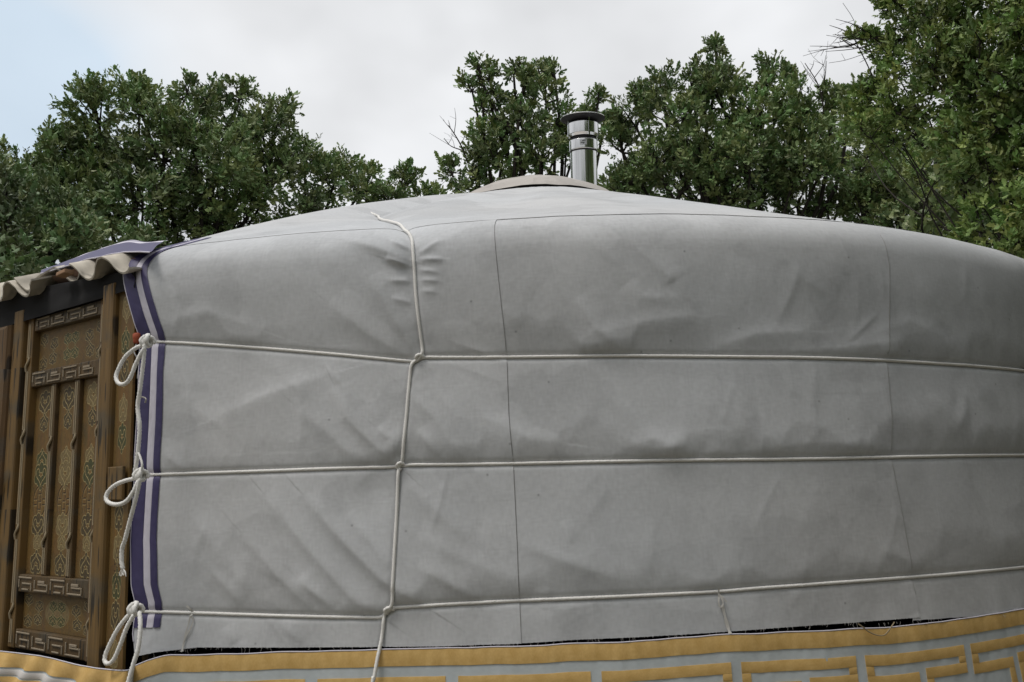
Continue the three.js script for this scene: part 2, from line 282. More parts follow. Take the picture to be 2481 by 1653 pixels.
// ------------------------------------------------------------------ ground
{
  const g = gridGeo(160, 160, (u, v) => { const x = (u - 0.5) * 2, z = (v - 0.5) * 2, X = Math.sign(x) * x * x * 150, Z = Math.sign(z) * z * z * 150, d = Math.hypot(X, Z); return new THREE.Vector3(X, (d < 4 ? 0 : Math.min(1, (d - 4) / 6)) * 0.12 * fbm(X * 0.15, Z * 0.15, 2, 4), Z); }, (u, v) => { const x = (u - 0.5) * 2, z = (v - 0.5) * 2; return [Math.sign(x) * x * x * 50, Math.sign(z) * z * z * 50]; }, true);
  const gm = dataTex(512, 512, (u, v) => { const c = (s) => fbm(u * s, v * s, s, 3), n = c(8) + c(60) * 0.6, k = sstep(-0.25, 0.3, n); return [0.40 + 0.12 * k + 0.1 * c(120), 0.385 + 0.11 * k + 0.1 * c(110), 0.33 + 0.12 * k + 0.09 * c(90)]; });
  struct('ground', g, std([1, 1, 1], 1, { map: gm }));
}

// ------------------------------------------------------------------ the yurt
const yurt = thing('yurt', 'large round yurt tent with a grey canvas cover and low conical roof', 'yurt');
const UVs = (t, y) => [A(t) / 12 + 0.5, y / 6];
{
  const panel = (nu, nv, left, right, hem, off, lift) => gridGeo(nu, nv, (u, v) => {
    const yy = 0.7 + v * (YS + 0.01 - 0.7), t0 = left(yy), t1 = right(yy), t = t0 + (t1 - t0) * u, hb = hem(t), y = hb + v * (YS + 0.01 - hb);
    return surf(t, y, off + lift(u, t, t0, t1));
  }, (u, v) => { const yy = 0.7 + v * 1.52, t = left(yy) + (right(yy) - left(yy)) * u; return UVs(t, yy); });
  const s1 = (y) => interp(seam1, y), s2 = (y) => interp(seam2, y);
  const hemN = (t) => interp(hemTab, t) + 0.0022 * NO.noise(t * 11, 3, 1) + 0.0012 * NO.noise(t * 47, 1, 7);
  const hem2 = (t) => (t > hemTab2[2][0] ? hemTab2[2][1] : interp(hemTab2, t)) + 0.002 * NO.noise(t * 19, 3, 1);
  part('canvas_panel', panel(330, 330, edgeT, (y) => s1(y) + 0.03, hemN, 0, (u, t, t0, t1) => 0.0014 * sstep(1.6, 0, t1 - t)), canvasMat, yurt);
  part('canvas_panel', panel(330, 330, (y) => s1(y) - 0.8, (y) => s2(y) + 0.05, hemN, -0.001, (u, t, t0, t1) => 0.0016 * sstep(1.4, 0, t1 - t)), canvasMat, yurt);
  part('canvas_panel', panel(150, 160, (y) => s2(y) - 0.5, () => 60, hem2, -0.0012, () => 0), canvasMat, yurt);
  part('canvas_panel', panel(120, 20, () => 59.5, () => 317, () => 0.74, 0, () => 0), canvasMat, yurt);
  // roof sheet: its lower edge laps over the wall cloth
  const roofEdge = (t) => YS - 0.004 + 0.002 * NO.noise(t * 0.8, 2, 3);
  part('roof_canvas', gridGeo(260, 120, (u, v) => { const t = -26.2 + u * 72, q = Math.pow(v, 1.15), y = roofEdge(t) + q * (YC - roofEdge(t)); return surf(Math.max(t, v < 0.25 ? edgeT(y) : -40), y, 0.0016); }, (u, v) => [(-26 + u * 72) * D2R * R0 * (1 - 0.7 * v) / 12 + 0.5, (YS + v * 2.8) / 6]), canvasMat, yurt);
  part('roof_canvas', gridGeo(120, 40, (u, v) => { const t = 45.7 + u * (333.85 - 45.7), y = YS + v * (YC - YS); return S0(t, y, 0.0); }, (u, v) => [(45 + u * 290) * D2R * R0 * (1 - 0.7 * v) / 12 + 0.5, (YS + v * 2.8) / 6]), canvasMat, yurt);
  // felt lining seen in the gap under the hem, and the timber deck it stands on
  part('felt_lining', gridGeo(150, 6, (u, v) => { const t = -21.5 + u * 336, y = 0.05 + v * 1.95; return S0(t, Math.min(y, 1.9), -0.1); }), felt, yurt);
  part('platform', new THREE.CylinderGeometry(3.5, 3.5, 0.12, 72).translate(0, 0.061, 0), std([0.12, 0.09, 0.06], 0.9), yurt);
  // stitching
  const th = (list, off, r = 0.0009) => tubeGeo(list.map(([t, y]) => surf(t, y, off)), r, r, 5, list.length * 3);
  const vs = []; for (let y = 2.19; y > 0.73; y -= 0.03) vs.push([s1(y) + 0.05, y]);
  part('seam_stitching', th(vs, 0.0003, 0.0005), threadMat, yurt);
  const vs2 = []; for (let y = 2.1; y > 0.75; y -= 0.03) vs2.push([s2(y) + 0.08, y]);
  part('seam_stitching', th(vs2, 0.0006, 0.0005), std([0.4, 0.39, 0.37], 0.9), yurt);
  const rs = [], rr = rng(5); let t = -24.4;
  while (t < 38) { const L = 1 + rr() * 5; if (rr() < 0.82) { const l = []; for (let q = 0; q <= 1.001; q += 0.2) { const tt = t + q * L; if (Math.abs(tt + 5) > 1.1) l.push([tt, roofEdge(tt) - 0.001]); } if (l.length > 3) rs.push(th(l, 0.0008, 0.0003 + rr() * 0.0003)); } t += L + rr() * 0.5; }
  for (const g of rs) part('seam_stitching', g, threadMat, yurt);
  // trim round the doorway: two purple ribbons with white between
  const ribbon = (f0, f1, y0, y1, off, m, name, label) => {
    const g = gridGeo(6, 220, (u, v) => { const y = y0 + v * (y1 - y0), f = f0 + (f1 - f0) * u, w = 0.095 * (1 + 0.04 * NO.noise(y * 5, f0 * 9, 1)), t = edgeT(Math.max(y, interp(hemTab, edgeT(y)))) + f * w / R0 / D2R; const e = Math.min(u, 1 - u); return surf(t, y, off + (e < 0.01 ? -0.0015 : 0.0012 * (NO.noise(y * 38 + f0 * 50, u * 3, 2) + 0.6 * NO.noise(y * 90, u * 2, 5)))); }, (u, v) => [u * 0.3, v * 9]);
    const o = part(name, g, m, yurt); if (label) o.userData.label = label; return o;
  };
  ribbon(0.0, 0.47, 0.775, 2.28, 0.0045, purpleMat, 'purple_ribbon', 'broad purple ribbon along the edge of the canvas');
  ribbon(0.47, 0.735, 0.775, 2.28, 0.0035, whiteRibbon, 'white_ribbon');
  ribbon(0.735, 1.0, 0.775, 2.28, 0.0045, purpleMat, 'purple_ribbon', 'narrow purple ribbon beside the white stripe');
  part('edge_piping', tubeGeo(Array.from({ length: 60 }, (_, i) => { const y = 0.73 + i / 59 * 1.36; return surf(edgeT(y) - 0.03, y, 0.002); }), 0.0022, 0.0022, 6, 180), whiteRibbon, yurt);
  // cloth over the smoke ring
  const cc = gridGeo(56, 26, (u, v) => {
    const a = u * 2 * Math.PI, r = 0.78 * (1 - v), x = r * Math.sin(a), z = r * Math.cos(a);
    const pk = 0.035 * Math.exp(-((x - 0.03) ** 2 + z * z) / 0.012) + 0.05 * Math.exp(-((x + 0.33) ** 2 + z * z) / 0.02);
    const base = YC - 0.02 - Math.max(0, r - 0.66) * 0.1 + 0.315 * (1 - Math.pow(r / 0.8, 2.0));
    return new THREE.Vector3(x, base + pk + 0.01 * NO.noise(x * 8, z * 8, 3), z);
  }, (u, v) => [u * 0.4, v * 0.12], true);
  part('crown_cover', cc, std([0.76, 0.73, 0.69], 0.95, { map: canvasMap }), yurt).userData.label = 'beige cloth cover over the crown of the roof';
}
// frayed threads along the hem
{
  const r = rng(31), gs = [];
  for (let i = 0; i < 150; i++) {
    const t = -22.5 + r() * 52, y = (t < 18.2 ? interp(hemTab, t) : interp(hemTab2, t)), L = (r() < 0.12 ? 0.02 + r() * 0.04 : 0.004 + r() * 0.01), P = surf(t, y + 0.002, 0.001);
    gs.push(tubeGeo([P, P.clone().add(new THREE.Vector3((r() - 0.5) * L * 0.6, -L * 0.5, 0.002)), P.clone().add(new THREE.Vector3((r() - 0.5) * L, -L, 0.003))], 0.0005, 0.0003, 4, 3));
  }
  const o = part('frayed_threads', mergeGeometries(gs), std([0.5, 0.48, 0.45], 0.9), yurt); o.userData.kind = 'stuff';
}

// ------------------------------------------------------------------ skirt cloth round the foot
const DO = new THREE.Vector3(-2.2352, 0.66, 2.8448), DA = -32.97 * D2R;
const DT = new THREE.Vector3(Math.cos(DA), 0, -Math.sin(DA)), DN = new THREE.Vector3(Math.sin(DA), 0, Math.cos(DA));
const doorPt = (u, v, z) => DO.clone().addScaledVector(DT, u).addScaledVector(DN, z).add(new THREE.Vector3(0, v, 0));
function onDoor(px, py, z = 0) { const d = rayDir(px, py), o = DO.clone().addScaledVector(DN, z).sub(EYE); return EYE.clone().addScaledVector(d, o.dot(DN) / d.dot(DN)); }
{
  const sk = thing('skirt_cloth', 'pale blue cloth skirt with ochre key pattern round the foot of the yurt', 'cloth band');
  // arc s in metres from the right-hand side of the doorway; to its left the cloth crosses in front of the threshold
  const T0 = interp(skirtTab.map(([t, y]) => [t, t]), -23), tL = skirtTab[0][0];
  const doorTop = [[0, 1496], [60, 1503], [110, 1510], [167, 1525], [230, 1536], [294, 1540], [335, 1525]].map(([x, y]) => onDoor(x, y, 0.06));
  const R1 = (t) => Rt(t) + 0.012 + 0.035 * sstep(-14, -23, t);
  const P = (t, dy, off) => {                    // dy = metres below the top edge
    const y0 = interp(skirtTab, t) + 0.003 * NO.noise(t * 0.5, 2, 4), a = t * D2R, fl = dy * 0.04;
    const wob = 0.008 * fbm(t * 0.35, dy * 3, 1, 3) + 0.002 * NO.noise(t * 2.2, dy * 9, 3) + fl;
    const r = R1(t) + wob + off; return new THREE.Vector3(r * Math.sin(a), y0 - dy, r * Math.cos(a));
  };
  const H = 0.62;
  part('skirt_backing', gridGeo(420, 40, (u, v) => P(tL + u * 75, (1 - v) * H, 0), (u, v) => [u * 4.5 / 2, v * 0.6]), skirtMat, sk);
  const strip = (name, a0, a1, d0, d1, m, n) => part(name, (() => {
    const nu = n || Math.max(2, Math.ceil(Math.abs(a1 - a0) / 1.2));
    return gridGeo(nu + 2, 4, (u, v) => { const ui = clamp((u * (nu + 2) - 1) / nu, 0, 1), vi = clamp((v * 4 - 1) / 2, 0, 1), out = (u === 0 || u === 1 || v === 0 || v === 1) ? 0.0 : 0.0022; return P(a0 + (a1 - a0) * ui, d1 + (d0 - d1) * vi, out); }, (u, v) => [u * Math.abs(a1 - a0) * 0.3, v * 0.3]);
  })(), m, sk);
  strip('ochre_band', tL, tL + 75, 0.004, 0.054, ochreMat, 300);
  part('selvedge', tubeGeo(Array.from({ length: 120 }, (_, i) => P(tL + i / 119 * 75, 0.001, 0.001)), 0.0022, 0.0022, 5, 360), whiteRibbon, sk);
  // key motifs, measured off the picture: outer left and right of each unit
  const units = [[130, 405, 1], [438, 706], [735, 1026], [1055, 1356], [1381, 1676], [1700, 1963], [1985, 2213], [2229, 2420]];
  units.forEach(([x0, x1, skip], i) => {
    if (skip) return;
    const t0 = onSurf(x0, 1545)[0], t1 = x1 > 2353 ? t0 + (onSurf(2213, 1500)[0] - onSurf(1985, 1510)[0]) : onSurf(x1, 1540)[0], w = t1 - t0;
    const sd = 0.03 / R0 / D2R, D = 0.087, e = 0.034;
    const key = new THREE.Group(); key.name = 'key_motif'; sk.add(key);
    const s = (a, b, c, d) => { const o = strip('ochre_strip', a, b, c, d, ochreMat); key.add(o); };
    const l = D + 0.066, q = D + 0.057;
    s(t0, t1, D, D + e); s(t0, t0 + sd, D + e + 0.001, l - 0.001); s(t1 - sd, t1, D + e + 0.001, q - 0.001);
    s(t0, t0 + w * 0.49, l, l + e); s(t1 - w * 0.44, t1, q, q + e);
    s(t0 + w * 0.49 - sd, t0 + w * 0.49, l + e + 0.001, D + 0.16); s(t1 - w * 0.44, t1 - w * 0.44 + sd, q + e + 0.001, D + 0.16);
    s(t0, t0 + w * 0.49, D + 0.161, D + 0.161 + e); s(t1 - w * 0.44, t1, D + 0.161, D + 0.161 + e);
  });
  // the length across the doorway hangs looser, in stripes
  const cv = new THREE.CatmullRomCurve3([onDoor(-220, 1470, 0.06), onDoor(-80, 1488, 0.06), ...doorTop.slice(0, -1), P(tL, 0, 0)]);
  const Q = (u, dy, off) => { const p = cv.getPoint(u), w = 0.012 * Math.sin(u * 46 + dy * 30) * sstep(0, 0.05, dy) * (1 - sstep(0.9, 1, u)) + 0.012 * (1 - sstep(0.93, 1, u)) * fbm(u * 9, dy * 6, 3, 2); return p.addScaledVector(DN, w + off + dy * 0.06).add(new THREE.Vector3(0, -dy, 0)); };
  part('skirt_backing', gridGeo(120, 30, (u, v) => Q(u, (1 - v) * H, 0), (u, v) => [u * 0.6, v * 0.6]), skirtMat, sk);
  const q = (name, d0, d1, m) => part(name, gridGeo(120, 4, (u, v) => Q(u, d1 + (d0 - d1) * clamp((v * 4 - 1) / 2, 0, 1), v === 0 || v === 1 ? 0.0005 : 0.003), (u, v) => [u * 4, v * 0.3]), m, sk);
  const wm = std([0.6, 0.58, 0.56], 0.9);
  q('ochre_band', 0.004, 0.054, ochreMat); q('white_stripe', 0.062, 0.082, wm); q('ochre_strip', 0.089, 0.122, ochreMat); q('white_stripe', 0.13, 0.17, wm); q('ochre_strip', 0.185, 0.22, ochreMat);
  part('selvedge', tubeGeo(Array.from({ length: 40 }, (_, i) => Q(i / 39, 0.001, 0.002)), 0.0022, 0.0022, 5, 160), whiteRibbon, sk);
}

// ------------------------------------------------------------------ ropes
const RW = 0.0056, RH = 0.0068;
function dense(list, n) { const c = new THREE.CatmullRomCurve3(list.map(([t, y]) => new THREE.Vector3(t, y * 40, 0)), false, 'catmullrom', 0.4); return c.getSpacedPoints(n).map((p) => [p.x, p.y / 40]); }
function along(list, off) { return list.map(([t, y]) => surf(t, y, off)); }
function knot(c, ax, r, seed) {             // a lump of turns round the line
  const rr = rng(seed), gs = [], n = new THREE.Vector3().crossVectors(ax, new THREE.Vector3(0, 1, 0)).normalize(), b = new THREE.Vector3().crossVectors(n, ax).normalize();
  const pts = []; for (let i = 0; i <= 30; i++) { const a = i / 30 * Math.PI * 2 * 2.6, k = i / 30; pts.push(c.clone().addScaledVector(ax, (k - 0.5) * 0.034).addScaledVector(n, Math.cos(a) * r * (1.0 + 0.2 * Math.sin(k * 7))).addScaledVector(b, Math.sin(a) * r * 1.15)); }
  gs.push(ropeGeo(pts, RH, { tension: 0.5 }));
  const p2 = []; for (let i = 0; i <= 14; i++) { const a = -0.6 + i / 14 * 4.6; p2.push(c.clone().addScaledVector(ax, 0.004 + Math.cos(a) * 0.017).addScaledVector(b, Math.sin(a) * 0.021 + 0.002).addScaledVector(n, 0.012 + 0.008 * Math.cos(a * 2))); }
  gs.push(ropeGeo(p2, RH)); return mergeGeometries(gs);
}
const axR = DT.clone();
const ropeLabels = ['white twisted rope round the yurt just below the eave, tied beside the door', 'white twisted rope round the middle of the yurt wall, tied beside the door', 'white twisted rope round the yurt just above the ochre band'];
const loops = [
  [[[334, 793], [312, 800], [288, 820], [272, 848], [266, 868], [273, 882], [287, 882], [299, 868], [311, 838], [324, 812], [334, 797]], [[332, 790], [329, 830], [322, 890], [316, 935], [320, 975], [319, 1010], [314, 1060], [309, 1086]]],
  [[[325, 1098], [300, 1102], [270, 1112], [250, 1128], [243, 1145], [250, 1156], [270, 1160], [290, 1152], [305, 1132], [318, 1104]], [[322, 1098], [313, 1140], [300, 1190], [287, 1240], [280, 1262], [279, 1290], [282, 1310]]],
  [[[308, 1405], [290, 1420], [268, 1450], [248, 1490], [240, 1515], [246, 1526], [260, 1518], [275, 1485], [290, 1445], [308, 1412]], [[320, 1405], [322, 1440], [317, 1490], [305, 1530], [293, 1575], [286, 1620]]]];
const knots = [[340, 786], [325, 1094], [313, 1402]];
ropeTab.forEach((tab, i) => {
  const g = thing('girth_rope', ropeLabels[i], 'rope', [0, 0, 0], 'ropes tied round the yurt');
  const end = tab[tab.length - 1], far = []; for (let t = end[0] + 6; t <= 320; t += 6) far.push([t, end[1]]);
  part('line', ropeGeo(along(dense([...tab, ...far], 420), RW * 0.75), RW, { step: 0.0045 }), ropeMat, g);
  part('knot', knot(onDoor(...knots[i], 0.055), axR, 0.013, 3 + i), ropeMat, g);
  const rise = (pl, zs) => pl.map(([x, y], j) => onDoor(x, y, zs(j / (pl.length - 1))));
  part('loop', ropeGeo(rise(loops[i][0], (q) => 0.06 + 0.03 * Math.sin(q * Math.PI) + 0.012 * q), RH), ropeMat, g);
  part('loose_end', ropeGeo(rise(loops[i][1], (q) => 0.074 - (i === 2 ? -0.05 * q : 0.01 * q)), RH), ropeMat, g);
  if (i === 0) part('loose_strand', ropeGeo(rise([[317, 1040], [322, 1052], [326, 1068], [324, 1085]], () => 0.07), RH * 0.55), ropeMat, g);
  if (i === 1) { const gs = [], rr = rng(8); for (let q = 0; q < 7; q++) gs.push(tubeGeo([onDoor(281, 1306, 0.064), onDoor(279 + q * 2 - 4 + rr() * 3, 1316, 0.064), onDoor(277 + q * 3 - 6 + rr() * 4, 1322 + rr() * 6, 0.066)], 0.002, 0.0012, 5)); part('frayed_tip', mergeGeometries(gs), ropeMat, g); }
  // link from knot to wall
});
{
  const g = thing('hanging_rope', 'white rope running down from the roof, hitched over the three horizontal ropes', 'rope', [0, 0, 0]);
  const up = []; const t0 = downTab[0]; for (let k = 4; k > 0; k--) up.push(surf(Math.max(-27.9, t0[0] - k * 0.6), t0[1] + k * 0.012, RW * 1.6).add(new THREE.Vector3(0, -0.004 * k, 0)));
  const lift = [2.0, 1.8, 1.5, 1.1, 0.9, 0.7, 0.8, 2.3, 2.6, 1.8, 0.8, 0.8, 1.2, 2.2, 0.8, 0.8, 2.2, 2.6, 1.8, 1.6, 5.0, 8.0];
  const dc = new THREE.CatmullRomCurve3(downTab.map(([t, y], i) => new THREE.Vector3(t * 0.06, y, lift[i] * 0.01)), false, 'catmullrom', 0.4);
  const dn = Array.from({ length: 130 }, (_, i) => { const p = dc.getPoint(i / 129); return surf(p.x / 0.06, Math.max(p.y, 0.6), RW * p.z * 100); }), last = downTab[downTab.length - 1];
  
  for (const dy of [0.2, 0.4, 0.52]) dn.push(surf(last[0] - dy * 1.5, 0.66, 0.05 + dy * 0.07).setY(last[1] - dy));
  part('line', ropeGeo([...up, ...dn], RW * 1.05, { step: 0.0045 }), ropeMat, g);
  const hitch = (x, y, tilt) => { const [t, yy] = onSurf(x, y), pts = []; for (let i = 0; i <= 12; i++) { const a = -0.5 + i / 12 * 4.4; pts.push(surf(t + Math.cos(a + tilt) * 0.22, yy + Math.sin(a + tilt) * 0.011, RW * (1.3 + 1.1 * Math.sin(i / 12 * Math.PI)))); } return ropeGeo(pts, RW); };
  part('hitch', hitch(966, 824, 0.3), ropeMat, g); part('hitch', hitch(922, 1072, 1.0), ropeMat, g); part('hitch', hitch(896, 1404, 0.4), ropeMat, g);
}
// tie strings of the skirt
{
  const tm = std([0.5, 0.49, 0.46], 0.9);
  const tape = (pl, w, off, name, parent) => part(name, (() => { const P = new THREE.CatmullRomCurve3(pl.map(([x, y, o]) => surfPx(x, y, off + (o || 0)))); return gridGeo(1, 30, (u, v) => { const p = P.getPoint(v), tn = P.getTangent(v), s = new THREE.Vector3().crossVectors(tn, new THREE.Vector3(0, 0.1, 1)).normalize(); return p.addScaledVector(s, (u - 0.5) * w * (0.6 + 0.5 * Math.abs(Math.cos(v * 6)))); }); })(), tm, parent);
  let g = thing('tie_string', 'thin white tape tied round the lowest rope near the door', 'string', [0, 0, 0]);
  tape([[432, 1392], [439, 1399], [443, 1408], [441, 1416, 0.006]], 0.007, 0.008, 'tape_end', g);
  tape([[441, 1414, 0.008], [446, 1424], [441, 1442], [430, 1462], [424, 1480], [425, 1496, 0.004]], 0.006, 0.006, 'tape', g);
  tape([[440, 1416, 0.006], [434, 1438], [428, 1460], [426, 1480], [421, 1497, 0.004]], 0.005, 0.005, 'tape', g);
  g = thing('tie_string', 'grey tape tied in a small bow on the lowest rope, right half of the wall', 'string', [0, 0, 0]);
  tape([[1649, 1352, 0.006], [1649, 1362, 0.008], [1650, 1372]], 0.006, 0.008, 'tape', g);
  tape([[1651, 1369], [1649, 1385], [1653, 1394], [1659, 1388], [1655, 1370]], 0.006, 0.009, 'bow', g);
  tape([[1652, 1367], [1658, 1372], [1667, 1383]], 0.005, 0.009, 'tape_end', g);
  tape([[1658, 1392], [1665, 1420], [1671, 1444], [1674, 1456, 0.006]], 0.011, 0.005, 'tape', g);
  g = thing('twine_loop', 'thin twine loop hanging below the canvas hem at the right', 'string', [0, 0, 0]);
  part('twine', tubeGeo([[1961, 1432], [1972, 1440], [1985, 1450], [2004, 1458], [2020, 1458], [2028, 1450], [2036, 1438], [2042, 1428]].map(([x, y]) => surfPx(x, y, 0.022)), 0.0022, 0.0022, 6, 40), std([0.3, 0.24, 0.15], 0.9), g);
}

// ------------------------------------------------------------------ the door
function woodTex(seed, base, w = 512, h = 1024, vertical = true) {
  return dataTex(w, h, (u, v) => {
    const x = vertical ? u : v, y = vertical ? v : u;
    const g = NO.noise(x * 40 + seed, y * 1.4, seed) * 0.6 + NO.noise(x * 130, y * 4, seed + 3) * 0.4, k = fbm(x * 3 + seed, y * 5, seed + 9, 4);
    const grey = sstep(-0.1, 0.35, k + 0.2 * g), m = 1 + 0.28 * g, dk = 1 - 0.5 * sstep(0.2, 0.34, NO.noise(x * 46, y * 3.5, seed + 20) * 0.8);
    return [0, 1, 2].map((c) => (base[0][c] * (1 - grey) + base[1][c] * grey) * m * dk);
  });
}
const W1 = [[0.46, 0.355, 0.185], [0.385, 0.33, 0.24]];
const woodA = std([0.85, 0.85, 0.85], 0.6, { map: woodTex(1, W1), bumpMap: woodTex(1, [[0.6, 0.6, 0.6], [0.5, 0.5, 0.5]]), bumpScale: 0.002 });
const woodD = std([0.62, 0.6, 0.58], 0.6, { map: woodTex(5, [[0.41, 0.325, 0.19], [0.38, 0.335, 0.255]]) });
const woodH = std([0.72, 0.7, 0.66], 0.6, { map: woodTex(6, [[0.34, 0.26, 0.15], [0.33, 0.285, 0.22]], 256, 256, false) });
const woodGrey = std([0.8, 0.8, 0.8], 0.75, { map: woodTex(8, [[0.44, 0.34, 0.22], [0.40, 0.35, 0.29]]) });
const creamPaint = std([0.33, 0.265, 0.17], 0.7);
function bevelBox(w, h, d, x, y, z, b = 0.004) {
  const s = new THREE.Shape(); s.moveTo(x + b, y + b); s.lineTo(x + w - b, y + b); s.lineTo(x + w - b, y + h - b); s.lineTo(x + b, y + h - b); s.closePath();
  const g = new THREE.ExtrudeGeometry(s, { depth: Math.max(0.0005, d - 2 * b), bevelEnabled: true, bevelThickness: b, bevelSize: b, bevelSegments: 2 }); g.translate(0, 0, z + b); return g;
}
// painted panel: worn ochre ground with scroll ornaments in dark green and cream line
function panelTex(w, h, seed, draw) {
  const c = document.createElement('canvas'); c.width = w; c.height = h; const x = c.getContext('2d'), r = rng(seed);
  x.fillStyle = '#6b5429'; x.fillRect(0, 0, w, h);
  for (let i = 0; i < 900; i++) { const a = r(); x.fillStyle = `rgba(${90 + r() * 60 | 0},${60 + r() * 45 | 0},${20 + r() * 26 | 0},${0.05 + 0.12 * a})`; x.fillRect(r() * w, r() * h - h * 0.1, 1 + r() * 3, h * (0.05 + r() * 0.35)); }
  for (let i = 0; i < 60; i++) { x.fillStyle = `rgba(${55 + r() * 30 | 0},${48 + r() * 24 | 0},${36 + r() * 16 | 0},${0.06 + 0.1 * r()})`; x.beginPath(); x.ellipse(r() * w, r() * h, w * (0.05 + r() * 0.16), h * (0.02 + r() * 0.08), r() * 3, 0, 7); x.fill(); }
  for (let i = 0; i < 260; i++) { x.fillStyle = `rgba(${140 + r() * 40 | 0},${92 + r() * 26 | 0},${30 + r() * 18 | 0},${0.04 + 0.1 * r()})`; x.fillRect(w * (0.25 + 0.5 * r()), h * (0.02 + r() * 0.7), 1 + r() * 4, h * (0.05 + r() * 0.25)); }
  draw(x, r);
  for (let i = 0; i < 4200; i++) { x.fillStyle = `rgba(${r() < 0.45 ? '58,42,22' : '118,90,46'},${0.15 + 0.45 * r()})`; x.fillRect(r() * w, r() * h, 1 + r() * 2.5, 2 + r() * 16); }
  const t = new THREE.CanvasTexture(c); t.colorSpace = THREE.SRGBColorSpace; t.magFilter = THREE.LinearFilter; return t;
}
function scroll(x, cx, cy, s, fill, line, flip = 1) {        // a cloud scroll: lobes round a pair of curls, on a stem
  const P = [[0, -0.55, 0.3], [-0.48, -0.35, 0.34], [0.48, -0.35, 0.34], [-0.62, 0.12, 0.28], [0.62, 0.12, 0.28], [-0.25, 0.25, 0.3], [0.25, 0.25, 0.3], [0, 0.62, 0.17]];
  const blob = (k) => { for (const [px, py, r] of P) { x.beginPath(); x.arc(cx + px * s, cy + py * s * flip, r * s + k, 0, 7); x.fill(); } };
  x.fillStyle = line; blob(Math.max(2.5, s * 0.055)); x.fillStyle = fill; blob(0);
  x.lineWidth = Math.max(2.5, s * 0.075); x.strokeStyle = line;
  for (const m of [-1, 1]) { x.beginPath(); x.moveTo(cx, cy + s * 0.6 * flip); x.bezierCurveTo(cx + m * s * 0.1, cy + s * 0.1 * flip, cx + m * s * 0.75, cy + s * 0.2 * flip, cx + m * s * 0.66, cy - s * 0.3 * flip); x.bezierCurveTo(cx + m * s * 0.55, cy - s * 0.6 * flip, cx + m * s * 0.2, cy - s * 0.5 * flip, cx + m * s * 0.27, cy - s * 0.2 * flip); x.stroke(); }
}
function shou(x, cx, cy, w, h, line) {
  x.strokeStyle = line; x.lineWidth = Math.max(3, w * 0.1);
  for (const m of [-1, 1]) { x.beginPath(); x.ellipse(cx, cy, w, h, 0, m > 0 ? -1.35 : Math.PI - 1.35, m > 0 ? 1.35 : Math.PI + 1.35); x.stroke(); x.beginPath(); x.moveTo(cx + m * w, cy - h * 0.15); x.lineTo(cx + m * w * 0.45, cy - h * 0.15); x.moveTo(cx + m * w, cy + h * 0.2); x.lineTo(cx + m * w * 0.45, cy + h * 0.2); x.moveTo(cx + m * w * 0.25, cy - h * 0.9); x.lineTo(cx + m * w * 0.25, cy + h * 0.9); x.stroke(); }
  for (const q of [-0.5, 0, 0.5]) { x.beginPath(); x.moveTo(cx - w * 0.25, cy + h * q); x.lineTo(cx + w * 0.25, cy + h * q); x.stroke(); }
}
const GRN = '#454828', DK = '#4a3f28', CR = '#a39265', GRY = '#7b6b47';
const tallTex = [11, 12, 13].map((sd, i) => panelTex(256, 1024, sd, (x) => {
  scroll(x, 128, 100, 88, i === 2 ? GRY : DK, CR); scroll(x, 128, 205, 62, DK, CR, -1);
  scroll(x, 128, 410, 74, i ? GRY : GRN, CR, -1); scroll(x, 128, 505, 92, i === 1 ? GRY : GRN, CR);
  shou(x, 128, 640, 80, 84, 'rgba(36,26,14,0.9)'); shou(x, 134, 645, 80, 84, 'rgba(176,152,100,0.55)');
  scroll(x, 128, 775, 86, i === 1 ? GRY : DK, CR); scroll(x, 128, 850, 56, GRY, CR, -1);
  scroll(x, 128, 960, 80, DK, CR, -1);
}));
const wideTex = [21, 22].map((sd, i) => panelTex(768, 256, sd, (x) => {
  x.fillStyle = i ? 'rgba(134,122,92,0.6)' : 'rgba(110,84,44,0.4)'; x.beginPath(); x.ellipse(384, 128, 130, 95, 0, 0, 7); x.fill();
  for (const [dx, dy, f] of [[-44, -40, 1], [44, -40, 1], [-44, 44, -1], [44, 44, -1]]) scroll(x, 384 + dx, 128 + dy, 48, GRN, CR, f);
  for (const [dx, dy, f] of [[-200, -30, 1], [-210, 50, -1], [200, -30, 1], [215, 50, -1]]) scroll(x, 384 + dx, 128 + dy, 52, DK, CR, f);
  for (const [cx, cy, f] of [[60, 60, 1], [60, 200, -1], [708, 60, 1], [708, 200, -1]]) scroll(x, cx, cy, 54, DK, CR, f);
}));
const postTex = panelTex(256, 1536, 31, (x) => { [120, 250, 380, 520, 640, 930, 1060, 1180, 1300, 1420].forEach((y, i) => scroll(x, 128, y, 72, i % 3 === 1 ? GRN : i % 3 ? DK : GRY, CR, i % 2 ? -1 : 1)); shou(x, 128, 1120, 44, 70, 'rgba(40,30,18,0.8)'); });
const painted = (t) => std([0.95, 0.95, 0.93], 0.6, { map: t, bumpMap: t, bumpScale: 0.0025 });
function planeUV(w, h, x, y, z) { const g = bevelBox(w, h, 0.012, x, y, z - 0.012, 0.002); const p = g.attributes.position, uv = g.attributes.uv; for (let i = 0; i < p.count; i++) uv.setXY(i, (p.getX(i) - x) / w, (p.getY(i) - y) / h); return g; }
function bxUV(g, s = 0.6) { const p = g.attributes.position, uv = g.attributes.uv; for (let i = 0; i < p.count; i++) uv.setXY(i, p.getX(i) / s, p.getY(i) / s + 0.1); return g; }
